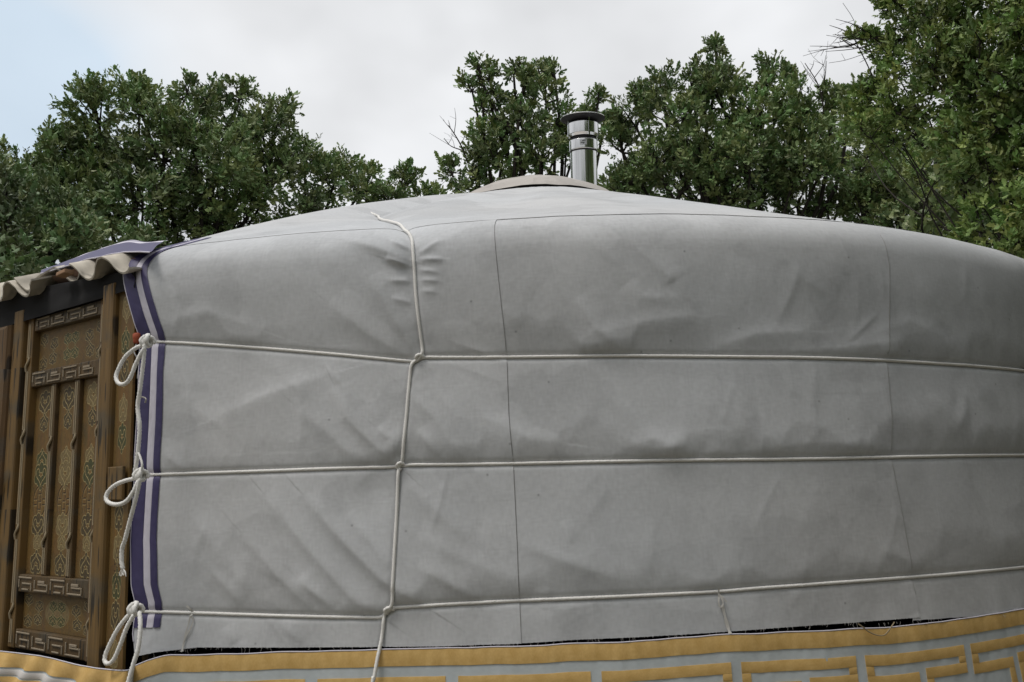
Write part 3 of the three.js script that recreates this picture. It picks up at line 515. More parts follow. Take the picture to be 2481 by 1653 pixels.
{
  const door = thing('wooden_door', 'old carved wooden double door with painted scroll ornaments and worn frame', 'door', [DO.x, DO.y, DO.z]);
  door.rotation.set(0, DA, 0); 
  const lean = new THREE.Matrix4().set(1, -0.036, 0, 0.05, -0.03, 1, 0, 0.008, 0, 0, 1, 0, 0, 0, 0, 1);
  const L = (g) => g.applyMatrix4(lean);
  const leaf = new THREE.Group(); leaf.name = 'door_leaf'; door.add(leaf);
  const lp = (n, g, m) => part(n, L(g), m, leaf);
  lp('stile', bxUV(bevelBox(0.05, 1.355, 0.045, 0, 0, -0.05)), woodA); lp('stile', bxUV(bevelBox(0.05, 1.355, 0.045, 0.595, 0, -0.05)), woodGrey);
  for (const [v0, v1] of [[0, 0.072], [0.215, 0.282], [1.05, 1.115], [1.295, 1.354]]) lp('rail', bxUV(bevelBox(0.544, v1 - v0, 0.04, 0.0505, v0, -0.05)), woodD);
  lp('upper_panel', planeUV(0.544, 0.18, 0.0505, 1.115, -0.035), painted(wideTex[0]));
  lp('lower_panel', planeUV(0.544, 0.143, 0.0505, 0.072, -0.035), painted(wideTex[1]));
  const cols = [[0.0505, 0.215], [0.252, 0.405], [0.442, 0.594]];
  cols.forEach(([a, b], i) => lp('tall_panel', planeUV(b - a, 0.768, a, 0.282, -0.034), painted(tallTex[i])));
  for (const a of [0.2155, 0.4055]) lp('mullion', bxUV(bevelBox(0.036, 0.767, 0.034, a, 0.2825, -0.05)), woodD);
  // carved mouldings: raised double beads along stiles and mullions, broken by a twist
  const bead = (pts, r = 0.0032) => tubeGeo(pts.map(([u, v, z]) => new THREE.Vector3(u, v, z)), r, r, 6, pts.length * 4);
  const run = (u, v0, v1, z) => [bead([[u - 0.007, v0, z], [u - 0.007, (v0 + v1) / 2, z], [u - 0.006, v1, z]]), bead([[u + 0.006, v0, z], [u + 0.006, (v0 + v1) / 2, z], [u + 0.006, v1, z]])];
  const twist = (u, v, z) => bead([[u - 0.012, v - 0.03, z], [u - 0.009, v - 0.01, z + 0.004], [u + 0.009, v + 0.012, z + 0.004], [u + 0.011, v + 0.032, z]], 0.005);
  const bl = creamPaint;
  for (const [u, z] of [[0.025, -0.004], [0.2335, -0.015], [0.4235, -0.015], [0.62, -0.004]]) {
    const lo = u > 0.1 && u < 0.6 ? 0.29 : 0.02, hi = u > 0.1 && u < 0.6 ? 1.04 : 1.33, gs = [];
    const cuts = u > 0.1 && u < 0.6 ? [0.42, 0.8] : [0.14, 0.45, 0.84, 1.15]; let a = lo;
    for (const c of cuts) { gs.push(...run(u, a, c - 0.03, z), twist(u, c, z)); a = c + 0.03; } gs.push(...run(u, a, hi, z));
    lp('carved_bead', mergeGeometries(gs), bl);
  }
  // fret bands on the rails
  const fret = (v0, h, z, ph) => {
    const gs = [], b = (x0, y0, x1, y1) => gs.push(bevelBox(Math.abs(x1 - x0) + 0.0065, Math.abs(y1 - y0) + 0.0065, 0.006, Math.min(x0, x1), Math.min(y0, y1), z, 0.002));
    for (let i = 0; i < 4; i++) { const x = 0.066 + i * 0.128 + ph, m = i % 2 ? 1 : 0, lo = v0 + 0.008, hi = v0 + h - 0.014, md = (lo + hi) / 2; b(x, m ? lo : hi, x + 0.1, m ? lo : hi); b(x + 0.1, lo + 0.001, x + 0.1, md); b(x + 0.03, md, x + 0.09, md); b(x + 0.03, m ? md + 0.008 : lo, x + 0.075, m ? md + 0.012 : lo); b(x, lo + 0.01, x, hi - 0.01); }
    lp('fret_carving', mergeGeometries(gs), std([0.27, 0.22, 0.155], 0.7));
  };
  fret(0, 0.072, -0.011, 0); fret(0.215, 0.067, -0.011, -0.008); fret(1.05, 0.065, -0.011, 0); fret(1.295, 0.06, -0.011, 0.01);
  // right-hand post, its painted board and the lock block; left-hand post and meeting leaf
  const dp = (n, g, m) => part(n, L(g), m, door);
  dp('door_post', bxUV(bevelBox(0.082, 1.46, 0.06, 0.649, -0.06, -0.04, 0.012)), woodA);
  dp('painted_board', planeUV(0.112, 1.46, 0.733, -0.06, -0.004), painted(postTex));
  dp('door_post', bxUV(bevelBox(0.045, 1.46, 0.05, 0.848, -0.06, -0.12, 0.006)), woodD);
  dp('lock_block', bxUV(bevelBox(0.1, 0.12, 0.014, 0.738, 0.57, 0.004, 0.004)), woodA);
  dp('door_post', bxUV(bevelBox(0.085, 1.46, 0.06, -0.092, -0.06, -0.045, 0.008)), woodA);
  dp('door_post', bxUV(bevelBox(0.1, 1.4, 0.075, -0.196, -0.06, -0.035, 0.02)), woodGrey);
  dp('latch_block', bxUV(bevelBox(0.13, 0.075, 0.03, -0.21, 0.61, 0.04, 0.004)), woodD);
  dp('painted_board', planeUV(0.118, 1.4, -0.32, -0.06, -0.02), painted(postTex));
  dp('lintel', bxUV(bevelBox(1.12, 0.07, 0.05, -0.36, 1.362, -0.06, 0.004)), std([0.018, 0.016, 0.016], 0.95));
  dp('threshold', bxUV(bevelBox(1.3, 0.1, 0.1, -0.36, -0.165, -0.08, 0.004)), woodD);
  // near-black strip standing in for the shade on the recessed lintel
  part('header_shade_strip', gridGeo(30, 8, (u, v) => new THREE.Vector3(-0.55 + u * 1.42, (1.365 - 0.03 * u - 0.03 * sstep(0.25, 0, u)) * (1 - v) + v * (1.44 - 0.1 * (-1.1 + u * 1.42)), 0.012 + 0.008 * NO.noise(u * 9, v * 3, 2))), std([0.007, 0.007, 0.008], 1), door);
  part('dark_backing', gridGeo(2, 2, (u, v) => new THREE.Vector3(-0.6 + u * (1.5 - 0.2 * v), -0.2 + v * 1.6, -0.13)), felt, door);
}
// orange plugs either side of the doorway, cable and lamp box at the left
{
  const om = std([0.36, 0.075, 0.03], 0.7);
  for (const [x, y, l] of [[316, 768, 'orange plastic plug tucked behind the purple ribbon'], [6, 824, 'orange plastic plug on the post left of the door']]) {
    const g = thing('wall_plug', l, 'plug', [0, 0, 0]); const p = onDoor(x - 1, y + 4, -0.012);
    const b = new THREE.LatheGeometry([[0, 0], [0.008, 0], [0.013, 0.004], [0.014, 0.018], [0.016, 0.021], [0.016, 0.036], [0.009, 0.04], [0, 0.04]].map((q) => new THREE.Vector2(...q)), 18); b.translate(p.x, p.y - 0.03, p.z); part('plug_body', b, om, g);
    part('cord', tubeGeo([p.clone().add(new THREE.Vector3(0, -0.028, 0)), p.clone().add(new THREE.Vector3(-0.005, -0.06, 0.01)), p.clone().add(new THREE.Vector3(0.012, -0.1, 0)), p.clone().add(new THREE.Vector3(0.004, -0.16, -0.01))], 0.0025, 0.0025, 6), std([0.6, 0.6, 0.6], 0.5), g);
  }
  const nail = thing('iron_hook', 'small iron hook on the door post inside the rope loop', 'hook', [0, 0, 0]);
  part('shank', tubeGeo([onDoor(317, 914, 0.0), onDoor(327, 913, 0.03), onDoor(335, 918, 0.04), onDoor(333, 926, 0.04)].map((p) => p), 0.003, 0.003, 6), std([0.4, 0.38, 0.35], 0.5, { metalness: 0.6 }), nail);
}
// ------------------------------------------------------------------ corrugated sheets and the flap above the door
{
  const cm = dataTex(512, 256, (u, v) => { const n = fbm(u * 14, v * 9, 3, 4), l = sstep(0.12, 0.3, fbm(u * 9 + 4, v * 7, 9, 4)); const m = 0.66 + 0.2 * n - 0.14 * l; return [m, m * 0.97, m * 0.905]; });
  const mat = std([1.2, 1.18, 1.16], 0.95, { map: cm });
  const sheet = (label, u0, u1, v0, z0, tiltv, phase, depth, edge) => {
    const o = thing('corrugated_sheet', label, 'roof sheet', [0, 0, 0], 'corrugated sheets over the door');
    const c = Math.cos(tiltv), s = Math.sin(tiltv), f = (side) => (u, w) => {
      const U = u0 + (u1 - 0.22 * w * w * phase - u0) * u, wv = -Math.cos((U - 0.61) / 0.25 * 2 * Math.PI), wave = 0.037 * Math.sign(wv) * Math.pow(Math.abs(wv), 0.8), e = edge(U), q = e + (depth - e) * w;
      const lift = wave + side * 0.0038;
      return doorPt(U, v0 - 0.1 * (U - 0.55) + q * s + lift * c, z0 - q * c + lift * s);
    };
    const a = gridGeo(120, 10, f(1), (u, w) => [u, w * 0.4]), b = gridGeo(120, 10, f(-1), (u, w) => [u, w * 0.4 + 0.5], true);
    const F = f(1), G = f(-1), rim = gridGeo(120, 1, (u, v) => (v ? F(u, 0) : G(u, 0)), (u, v) => [u, v * 0.02]), r2 = gridGeo(1, 10, (u, v) => (u ? F(1, v) : G(1, v)), (u, v) => [v, u * 0.02]);
    part('sheet', mergeGeometries([a, b, rim, r2]), mat, o); return o;
  };
  sheet('weathered fibre cement corrugated sheet over the door, reaching the canvas', 0.02, 0.9, 1.452, 0.066, 0.4, 1.3, 0.24, (U) => 0.07 * sstep(0.5, 0.44, U) * sstep(0.16, 0.22, U) + 0.003 * NO.noise(U * 40, 1, 1));
  sheet('lower corrugated sheet over the door at the left edge of the picture', -0.75, 0.2, 1.425, 0.075, 0.4, 0, 0.3, (U) => 0.004 * NO.noise(U * 60, 1, 1));
  const w = thing('wood_offcut', 'small splintered wood offcut under the corrugated sheet', 'wood', [0, 0, 0]);
  const g = bxUV(bevelBox(0.07, 0.016, 0.04, 0, 0, 0, 0.003)); const m = new THREE.Matrix4().makeBasis(DT.clone().addScaledVector(new THREE.Vector3(0, 1, 0), 0.05).normalize(), new THREE.Vector3(0, 1, 0), DN); m.setPosition(onDoor(150, 640, 0.03)); part('offcut', g.applyMatrix4(m), std([0.36, 0.22, 0.13], 0.8), w);
  // flap: white cloth trimmed purple, from the roof down over the sheets
  const flap = thing('door_flap', 'purple and white striped cloth flap laid over the sheets above the door', 'cloth flap', [0, 0, 0]);
  const front = new THREE.CatmullRomCurve3([[92, 633, 0.02], [140, 620, 0.01], [190, 604, 0], [240, 592, 0], [290, 584, 0], [345, 585, 0.02]].map(([x, y, z]) => onDoor(x, y, z)));
  const back = new THREE.CatmullRomCurve3([[95, 629, -0.1], [150, 607, -0.2], [205, 585, -0.32], [250, 569, -0.42], [290, 557, -0.5], [338, 560, -0.42], [388, 556, -0.28]].map(([x, y, z]) => onDoor(x, y, z)));
  const F = (u, v) => { const a = front.getPoint(u), b = back.getPoint(u); return a.lerp(b, v).add(new THREE.Vector3(0, 0.008 + 0.012 * Math.sin(v * Math.PI) + 0.004 * NO.noise(u * 8, v * 5, 1), 0)); };
  const lane = (n, v0, v1, m, u0 = 0) => part(n, gridGeo(60, 10, (u, v) => F(u0 + (1 - u0) * u, v0 + (v1 - v0) * v)), m, flap);
  lane('purple_cloth', 0, 0.6, purpleMat); lane('white_stripe', 0.6, 0.78, whiteRibbon, 0.0); lane('purple_stripe', 0.78, 0.88, purpleMat); lane('white_stripe', 0.88, 1, whiteRibbon);
  part('front_hem', tubeGeo(Array.from({ length: 24 }, (_, i) => F(i / 23, 0)), 0.003, 0.003, 6, 80), whiteRibbon, flap);
  part('under_cloth', gridGeo(40, 6, (u, v) => F(u * 0.85, 0).addScaledVector(DN, -0.01 - v * 0.05).add(new THREE.Vector3(0, -0.012 - v * 0.02 - 0.01 * Math.sin(u * 8), 0))), std([0.3, 0.2, 0.16], 0.9), flap);
}

// ------------------------------------------------------------------ chimney
{
  const b = atDist(1344, 470, 6.62), top = atDist(1339, 272, 6.5);
  const H = top.y - b.y, ch = thing('stove_chimney', 'shiny steel stove pipe with a round rain cap rising from the roof', 'chimney', [b.x, b.y, b.z]);
  const ax = new THREE.Vector3(top.x - b.x, H, top.z - b.z).normalize(); ch.quaternion.setFromUnitVectors(new THREE.Vector3(0, 1, 0), ax);
  const brushed = dataTex(512, 64, (u, v) => { const n = 0.42 + 0.35 * NO.noise(u * 60, v * 0.3, 1) + 0.25 * NO.noise(u * 190, 0.2, 4); return [n, n, n]; }, false);
  const steel = new THREE.MeshStandardMaterial({ color: lin(0.93, 0.935, 0.94), metalness: 1, roughness: 0.42, roughnessMap: brushed, side: THREE.DoubleSide });
  const dark = std([0.03, 0.03, 0.032], 0.55, { metalness: 0.4 });
  const lathe = (pts, seg = 64) => new THREE.LatheGeometry(pts.map((q) => new THREE.Vector2(...q)), seg);
  const h = H;
  part('pipe', lathe([[0.112, -0.35], [0.112, h * 0.615], [0.112, h * 0.7]]), steel, ch);
  part('collar', lathe([[0.1125, h * 0.622], [0.118, h * 0.624], [0.119, h * 0.632], [0.119, h * 0.735], [0.117, h * 0.742], [0.1, h * 0.743]]), steel, ch);
  part('collar_groove', lathe([[0.1135, h * 0.606], [0.1165, h * 0.610], [0.1165, h * 0.618], [0.1135, h * 0.622]]), dark, ch);
  part('inner_flue', lathe([[0.1, h * 0.73], [0.098, h * 0.8], [0.098, h * 0.97]]), dark, ch);
  part('wind_ring', lathe([[0.112, h * 0.785], [0.129, h * 0.805], [0.131, h * 0.815], [0.131, h * 0.935], [0.129, h * 0.94], [0.124, h * 0.935], [0.124, h * 0.815], [0.106, h * 0.79]]), steel, ch);
  part('rain_cap', lathe([[0, h * 0.99], [0.06, h * 0.982], [0.12, h * 0.965], [0.17, h * 0.99], [0.188, h * 1.005]]), dark, ch);
  part('cap_rim', lathe([[0.0, h * 1.05], [0.1, h * 1.035], [0.188, h * 1.012], [0.1905, h * 1.008], [0.188, h * 1.004]]), steel, ch);
  for (let i = 0; i < 4; i++) { const a = i * Math.PI / 2 + 0.35; part('cap_strap', new THREE.BoxGeometry(0.012, h * 0.28, 0.003).rotateY(a).translate(Math.sin(a) * 0.1335, h * 0.9, Math.cos(a) * 0.1335), steel, ch); }
  // maker's mark: dark printed sign on the collar
  const c = document.createElement('canvas'); c.width = 256; c.height = 128; const x = c.getContext('2d'); x.fillStyle = '#c4c6c8'; x.fillRect(0, 0, 256, 128); x.fillStyle = '#26272a';
  x.beginPath(); x.moveTo(70, 52); x.quadraticCurveTo(100, 10, 150, 18); x.lineTo(215, 10); x.lineTo(205, 30); x.lineTo(130, 40); x.closePath(); x.fill(); for (const [a, w] of [[30, 22], [58, 30], [96, 24], [128, 40]]) x.fillRect(a, 66, w, 24); x.fillRect(118, 84, 14, 30);
  const t = new THREE.CanvasTexture(c); t.colorSpace = THREE.SRGBColorSpace;
  const lg = new THREE.CylinderGeometry(0.1202, 0.1202, h * 0.062, 16, 1, true, -0.3, 0.5); lg.translate(0, h * 0.69, 0);
  part('printed_mark', lg, new THREE.MeshStandardMaterial({ map: t, metalness: 0.6, roughness: 0.4, side: THREE.DoubleSide }), ch);
}

// ------------------------------------------------------------------ trees
const barkMap = dataTex(128, 256, (u, v) => { const n = NO.noise(u * 14, v * 5, 1) + 0.6 * NO.noise(u * 40, v * 14, 4); return [0.24 + 0.1 * n, 0.215 + 0.09 * n, 0.18 + 0.08 * n]; });
const bark = std([0.42, 0.4, 0.38], 0.95, { map: barkMap });
// a lobed oak leaf, ~0.09 long, slightly cupped; a sprig carries several round its tip
function leafGeo(len, lobes, bend) {
  const half = [[0, 0.02], [0.14, 0.07], [0.27, 0.2], [0.38, 0.13], [0.52, 0.31], [0.63, 0.18], [0.77, 0.29], [0.88, 0.15], [1, 0]], pos = [], idx = [];
  half.forEach(([t, w], i) => { const z = -bend * t * t * len, x = (lobes ? w : 0.3 * Math.sin(Math.PI * Math.min(1, t * 0.93 + 0.05))) * len; pos.push(0, t * len, z, -x, t * len + (w > 0.2 ? 0.03 * len : 0), z + x * 0.35, x, t * len + (w > 0.2 ? 0.03 * len : 0), z + x * 0.35); if (i) { const a = (i - 1) * 3, b = i * 3; idx.push(a, a + 1, b, a + 1, b + 1, b, a, b, a + 2, a + 2, b, b + 2); } });
  const g = new THREE.BufferGeometry(); g.setAttribute('position', new THREE.Float32BufferAttribute(pos, 3)); g.setIndex(idx); g.computeVertexNormals(); return g;
}
function sprigGeo(seed, n, len, spread) {
  const r = rng(seed), gs = [];
  for (let i = 0; i < n; i++) {
    const g = leafGeo(len * (0.7 + r() * 0.5), true, 0.15 + r() * 0.35), k = i / n, az = i * 2.4 + r(), tilt = 0.35 + r() * 1.0;
    g.rotateX(0.3 * (r() - 0.5)); g.rotateZ((r() - 0.5) * 0.4); g.rotateX(tilt); g.rotateY(az); g.translate(Math.sin(az) * spread * 0.15 * r(), spread * (k - 0.35) * 0.9, Math.cos(az) * spread * 0.15 * r()); gs.push(g);
  }
  return mergeGeometries(gs);
}
const sprigs = [sprigGeo(1, 9, 0.078, 0.15), sprigGeo(2, 10, 0.084, 0.17), sprigGeo(3, 8, 0.088, 0.14)];
const leafMat = new THREE.MeshPhysicalMaterial({ color: 0xffffff, roughness: 0.62, side: THREE.DoubleSide, transmission: 0.22, thickness: 0 });
const UPV = new THREE.Vector3(0, 1, 0);
function oak(label, base, clumps, o = {}) {
  // clumps: [px, py, radius in px, distance]; sized where they stand
  const { seed = 1, dens = 1, nsub = 1, limb = 1, low = true, tone = [0.052, 0.082, 0.026], forkY = 0.45, scale = 1, trunkR = 0.16, group = 'oak trees round the yurt' } = o;
  const r = rng(seed), tree = thing('oak_tree', label, 'tree', [0, 0, 0], group), tips = [], wood = [];
  const B = new THREE.Vector3(...base), cl = clumps.map(([x, y, R, d]) => (Array.isArray(x) ? { c: new THREE.Vector3(...x), r: y } : { c: atDist(x, y + R * 0.12, d), r: R * 0.86 * d / KF }));
  if (low && !Array.isArray(clumps[0][0])) { const q = rng(seed + 500); for (let i = 0; i < 7; i++) cl.push({ c: new THREE.Vector3(B.x + (q() - 0.5) * 4, 0.8 + q() * 1.9, B.z + (q() - 0.5) * 2.4), r: 0.6 + q() * 0.4 }); }
  const mean = cl.reduce((s, c) => s.add(c.c), new THREE.Vector3()).multiplyScalar(1 / cl.length), minY = Math.max(2.2, Math.min(...cl.map((c) => c.c.y)));
  const fork = B.clone().lerp(mean, 0.5); fork.y = B.y + (minY - B.y) * forkY + 0.4;
  const top = fork.clone().lerp(mean, 0.6);
  part('trunk', mergeGeometries([tubeGeo([B.clone().add(new THREE.Vector3(0, -0.2, 0)), B.clone().lerp(fork, 0.5).add(new THREE.Vector3((r() - 0.5) * 0.3, 0, (r() - 0.5) * 0.3)), fork], trunkR, trunkR * 0.72, 10, 14), tubeGeo([fork, fork.clone().lerp(top, 0.5).add(new THREE.Vector3((r() - 0.5) * 0.4, 0, (r() - 0.5) * 0.4)), top], trunkR * 0.7, trunkR * 0.3, 8, 10)]), bark, tree);
  const J = (s) => new THREE.Vector3((r() - 0.5) * s, (r() - 0.5) * s, (r() - 0.5) * s);
  for (const c of cl) {
    const from = r() < 0.5 ? fork : fork.clone().lerp(top, r()), d = from.distanceTo(c.c); let tr = clamp(0.012 + d * 0.006, 0.012, trunkR * 0.3);
    tr *= limb; const low = c.c.clone().add(new THREE.Vector3(0, -c.r * 0.35, 0));
    wood.push(tubeGeo([from, from.clone().lerp(low, 0.4).add(J(d * 0.18)), from.clone().lerp(low, 0.75).add(J(d * 0.12)), low], tr, tr * 0.42, 6, 12));
    const ns = Math.max(5, Math.round(12 * nsub * Math.pow(c.r / 0.6, 1.6)));
    for (let k = 0; k < ns; k++) {
      const dir = new THREE.Vector3(r() * 2 - 1, r() * 2 - 0.75, r() * 2 - 1).normalize(), sub = c.c.clone().addScaledVector(dir, c.r * (0.35 + 0.72 * Math.sqrt(r()))), sr = Math.min(c.r * 0.55, (0.14 + r() * 0.24));
      wood.push(tubeGeo([low, low.clone().lerp(sub, 0.55).add(J(c.r * 0.22)), sub], tr * 0.4, 0.006, 5, 5));
      const nt = Math.round((17 + r() * 15) * dens * Math.pow(sr / 0.3, 1.7) + 3);
      for (let m = 0; m < nt; m++) { const q = new THREE.Vector3(r() * 2 - 1, r() * 2 - 1, r() * 2 - 1); if (q.lengthSq() > 1) q.normalize(); const p = sub.clone().add(q.multiplyScalar(sr)); tips.push([p, p.clone().sub(low).normalize()]); if (r() < 0.25) wood.push(tubeGeo([sub, sub.clone().lerp(p, 0.6).add(J(0.05)), p], 0.005, 0.0025, 4, 2)); }
    }
  }
  for (const c of cl) { const nf = Math.round(95 * dens * Math.pow(c.r / 0.6, 2.1)); for (let m = 0; m < nf; m++) { const q = new THREE.Vector3(r() * 2 - 1, r() * 2 - 1, r() * 2 - 1); if (q.lengthSq() > 1) continue; const p = c.c.clone().addScaledVector(q, c.r * 0.98); tips.push([p, q.clone().normalize()]); } }
  part('branches', mergeGeometries(wood), bark, tree);
  for (let v = 0; v < 3; v++) {
    const list = tips.filter((_, i) => i % 3 === v), im = new THREE.InstancedMesh(sprigs[v], leafMat, list.length), M = new THREE.Matrix4(), Q = new THREE.Quaternion(), Q2 = new THREE.Quaternion(), S = new THREE.Vector3(), C = new THREE.Color();
    list.forEach(([p, d], i) => { const dd = d.clone().add(new THREE.Vector3((r() - 0.5) * 1.1, 0.35 + (r() - 0.5) * 0.8, (r() - 0.5) * 1.1)).normalize(); Q.setFromUnitVectors(UPV, dd); Q2.setFromAxisAngle(UPV, r() * 6.28); Q.multiply(Q2); const s = (0.42 + 0.85 * r() * r() + 0.25 * r()) * scale; S.set(s, s, s); im.setMatrixAt(i, M.compose(p, Q, S)); const n = fbm(p.x * 0.9, p.y * 0.9, p.z * 0.9 + seed, 2), k = 2.75 + 2.8 * n + (r() - 0.5) * 1.9, y = 0.85 + 0.5 * r(); im.setColorAt(i, C.setRGB(Math.max(0.01, tone[0] * k * y), Math.max(0.015, tone[1] * k), Math.max(0.008, tone[2] * k))); });
    im.name = 'crown_leaves'; im.userData.kind = 'stuff'; im.castShadow = im.receiveShadow = true; tree.add(im);
  }
  return tree;
}
function bareBranch(parent, pl, d, r0, seed, n = 6) {      // dead twigs standing out of a crown
  const r = rng(seed), gs = [], P = pl.map(([x, y]) => atDist(x, y, d)), cv = new THREE.CatmullRomCurve3(P); gs.push(tubeGeo(P, r0, r0 * 0.35, 5, 14));
  for (let i = 0; i < n; i++) { const k = 0.3 + 0.68 * i / n, p = cv.getPoint(k), t = cv.getTangent(k), side = new THREE.Vector3((r() - 0.5) * 2, (r() - 0.3) * 1.4, (r() - 0.5) * 2).normalize(), L = (0.15 + r() * 0.4) * (1.15 - k * 0.5), e = p.clone().addScaledVector(t, L * 0.6).addScaledVector(side, L * 0.7), m = p.clone().lerp(e, 0.5).addScaledVector(side, L * 0.12); gs.push(tubeGeo([p, m, e], r0 * 0.4, 0.002, 4, 6)); gs.push(tubeGeo([m, m.clone().addScaledVector(t, L * 0.3).addScaledVector(side, -L * 0.2)], r0 * 0.22, 0.0015, 4, 3)); }
  part('bare_branch', mergeGeometries(gs), bark, parent);
}
const gnd = (px, d) => { const p = atDist(px, 1150, d); return [p.x, 0, p.z]; };
oak('broad oak left of the roof, tallest crown over the door', gnd(380, 12.5), [
  [320, 235, 70, 12.2], [230, 260, 70, 12.5], [440, 250, 75, 12], [530, 265, 70, 12.4], [610, 310, 70, 12.2], [380, 330, 100, 12], [250, 350, 95, 12.6], [500, 370, 110, 11.8], [620, 400, 90, 12.2],
  [150, 360, 75, 12.6], [110, 320, 45, 12.8], [170, 430, 90, 12.3], [330, 440, 100, 11.9], [450, 460, 90, 12.1], [560, 480, 80, 12], [700, 340, 55, 12.6], [740, 400, 70, 12.4], [690, 470, 70, 12.2], [780, 370, 40, 12.8],
  [60, 380, 60, 12.7], [40, 450, 80, 12.4], [100, 510, 90, 12], [230, 520, 90, 11.8], [820, 430, 60, 12.6], [850, 395, 30, 13], [310, 200, 38, 12.3], [430, 205, 38, 12.1], [550, 215, 36, 12.3], [640, 250, 36, 12.4], [200, 215, 34, 12.6], [340, 540, 70, 12.4], [480, 520, 55, 12.4]], { seed: 11, trunkR: 0.24, dens: 1.7 });
oak('low dark oak filling the left edge behind the door roof', gnd(60, 10), [[20, 520, 80, 10], [90, 570, 80, 9.8], [10, 600, 60, 9.8], [180, 570, 70, 10], [60, 640, 55, 9.6], [150, 520, 80, 10.4], [250, 560, 60, 10.3], [10, 450, 60, 10.4], [-60, 540, 80, 10], [330, 560, 45, 10.6], [-30, 400, 60, 10.8]], { seed: 21, tone: [0.045, 0.07, 0.025], trunkR: 0.15, dens: 1.7 });
oak('small oak peeping over the roof between the two big crowns', gnd(930, 13), [[930, 420, 40, 13], [900, 455, 45, 12.8], [965, 450, 40, 13.2], [925, 395, 20, 13], [870, 470, 40, 13], [1000, 445, 18, 13.2]], { seed: 31, trunkR: 0.1, dens: 1.5 });
const t2 = oak('gaunt oak with spreading upper limbs behind the chimney', gnd(1230, 12), [
  [1100, 150, 26, 12], [1125, 175, 30, 12], [1085, 200, 30, 12.1], [1140, 215, 26, 12], [1110, 240, 24, 12], [1180, 160, 26, 12], [1200, 200, 40, 11.9], [1190, 250, 40, 12], [1240, 165, 34, 11.9], [1275, 170, 28, 12.1], [1255, 220, 50, 11.8], [1275, 270, 45, 11.9],
  [1220, 290, 60, 11.8], [1160, 300, 50, 12], [1110, 320, 50, 12.1], [1150, 360, 65, 11.9], [1240, 350, 65, 11.7], [1080, 370, 50, 12.1], [1040, 390, 32, 12.2], [1090, 420, 45, 12.1], [1200, 395, 45, 11.9], [1310, 300, 40, 12], [1375, 220, 24, 12], [1350, 250, 26, 12], [1330, 270, 22, 12.1], [1300, 340, 40, 12], [1390, 270, 20, 12.2]], { seed: 41, trunkR: 0.17, dens: 1.4 });
bareBranch(t2, [[1075, 375], [1062, 340], [1042, 305], [1030, 288]], 12, 0.016, 3); bareBranch(t2, [[1060, 345], [1035, 335], [1020, 318]], 12, 0.01, 5, 4); bareBranch(t2, [[1060, 400], [1035, 395], [1022, 400]], 12, 0.008, 6, 3);
bareBranch(t2, [[1168, 380], [1155, 290], [1140, 255], [1120, 215], [1095, 170]], 12, 0.045, 7, 5);
const t3 = oak('leafy oak right of the chimney with a pointed top', gnd(1650, 11), [
  [1640, 98, 22, 11], [1650, 150, 40, 11], [1590, 180, 50, 11], [1520, 190, 45, 11.1], [1480, 210, 40, 11.2], [1660, 220, 80, 10.9], [1560, 260, 90, 10.9], [1460, 270, 60, 11.2], [1740, 180, 40, 11.1], [1770, 150, 26, 11.3], [1740, 260, 80, 10.9], [1810, 180, 30, 11.4], [1820, 250, 70, 11.1],
  [1430, 330, 55, 11.2], [1510, 350, 80, 10.9], [1620, 340, 90, 10.7], [1720, 360, 90, 10.7], [1450, 400, 50, 11.1], [1560, 420, 70, 10.8], [1830, 350, 80, 11], [1870, 280, 50, 11.2], [1420, 290, 26, 11.3], [1660, 430, 60, 10.7], [1880, 380, 60, 11.1], [1420, 430, 40, 11.2], [1500, 440, 40, 11.2], [1915, 215, 26, 11.3], [1900, 240, 40, 11.3], [1950, 230, 40, 11.3]], { seed: 51, trunkR: 0.2, dens: 2.0, scale: 0.9 });
bareBranch(t3, [[1895, 290], [1890, 230], [1878, 190], [1850, 145]], 11.2, 0.014, 9); bareBranch(t3, [[1888, 225], [1896, 180], [1900, 140]], 11.2, 0.008, 10, 4);
const t4 = oak('tall near oak towering over the right end of the yurt', [4.35, 0, 0.7], [
  [2100, 40, 60, 9.4], [2180, 60, 90, 9.2], [2290, 60, 110, 9], [2080, 120, 70, 9.5], [2180, 170, 100, 9.1], [2300, 180, 110, 8.9], [2040, 180, 50, 9.6], [2020, 230, 60, 9.6], [2110, 250, 80, 9.3], [2220, 270, 90, 9], [2330, 280, 90, 8.8], [2050, 300, 70, 9.5], [1970, 270, 50, 9.7], [2270, 350, 80, 9], [2350, 380, 70, 8.8],
  [2150, 340, 55, 9.3], [1990, 340, 60, 9.7], [2060, -10, 40, 9.4], [1962, 84, 9, 9.38], [1985, 80, 10, 9.38], [2042, 88, 10, 9.38], [2010, 82, 8, 9.38], [2150, -20, 80, 9.2], [2260, -40, 100, 9], [2360, 100, 90, 8.7], [2390, 230, 90, 8.7], [2410, 0, 110, 8.7], [2040, 15, 24, 9.4], [2450, 340, 90, 8.6], [2300, 440, 70, 8.7], [2370, 480, 70, 8.5], [2230, 420, 65, 8.8], [2280, 510, 60, 8.7], [2190, 500, 50, 8.9], [2140, 410, 50, 9], [2250, 320, 70, 8.7], [2330, 560, 55, 8.5], [2240, 150, 80, 8.7], [2140, 130, 60, 8.9], [2060, 240, 50, 9.2], [2000, 300, 45, 9.4]].map(([x, y, R, d]) => [x, y, R, y < 330 || x > 2260 ? d * 0.72 : d]), { seed: 61, trunkR: 0.26, tone: [0.064, 0.1, 0.024], dens: 2.6, scale: 0.62, nsub: 1.9, limb: 0.32, low: false });
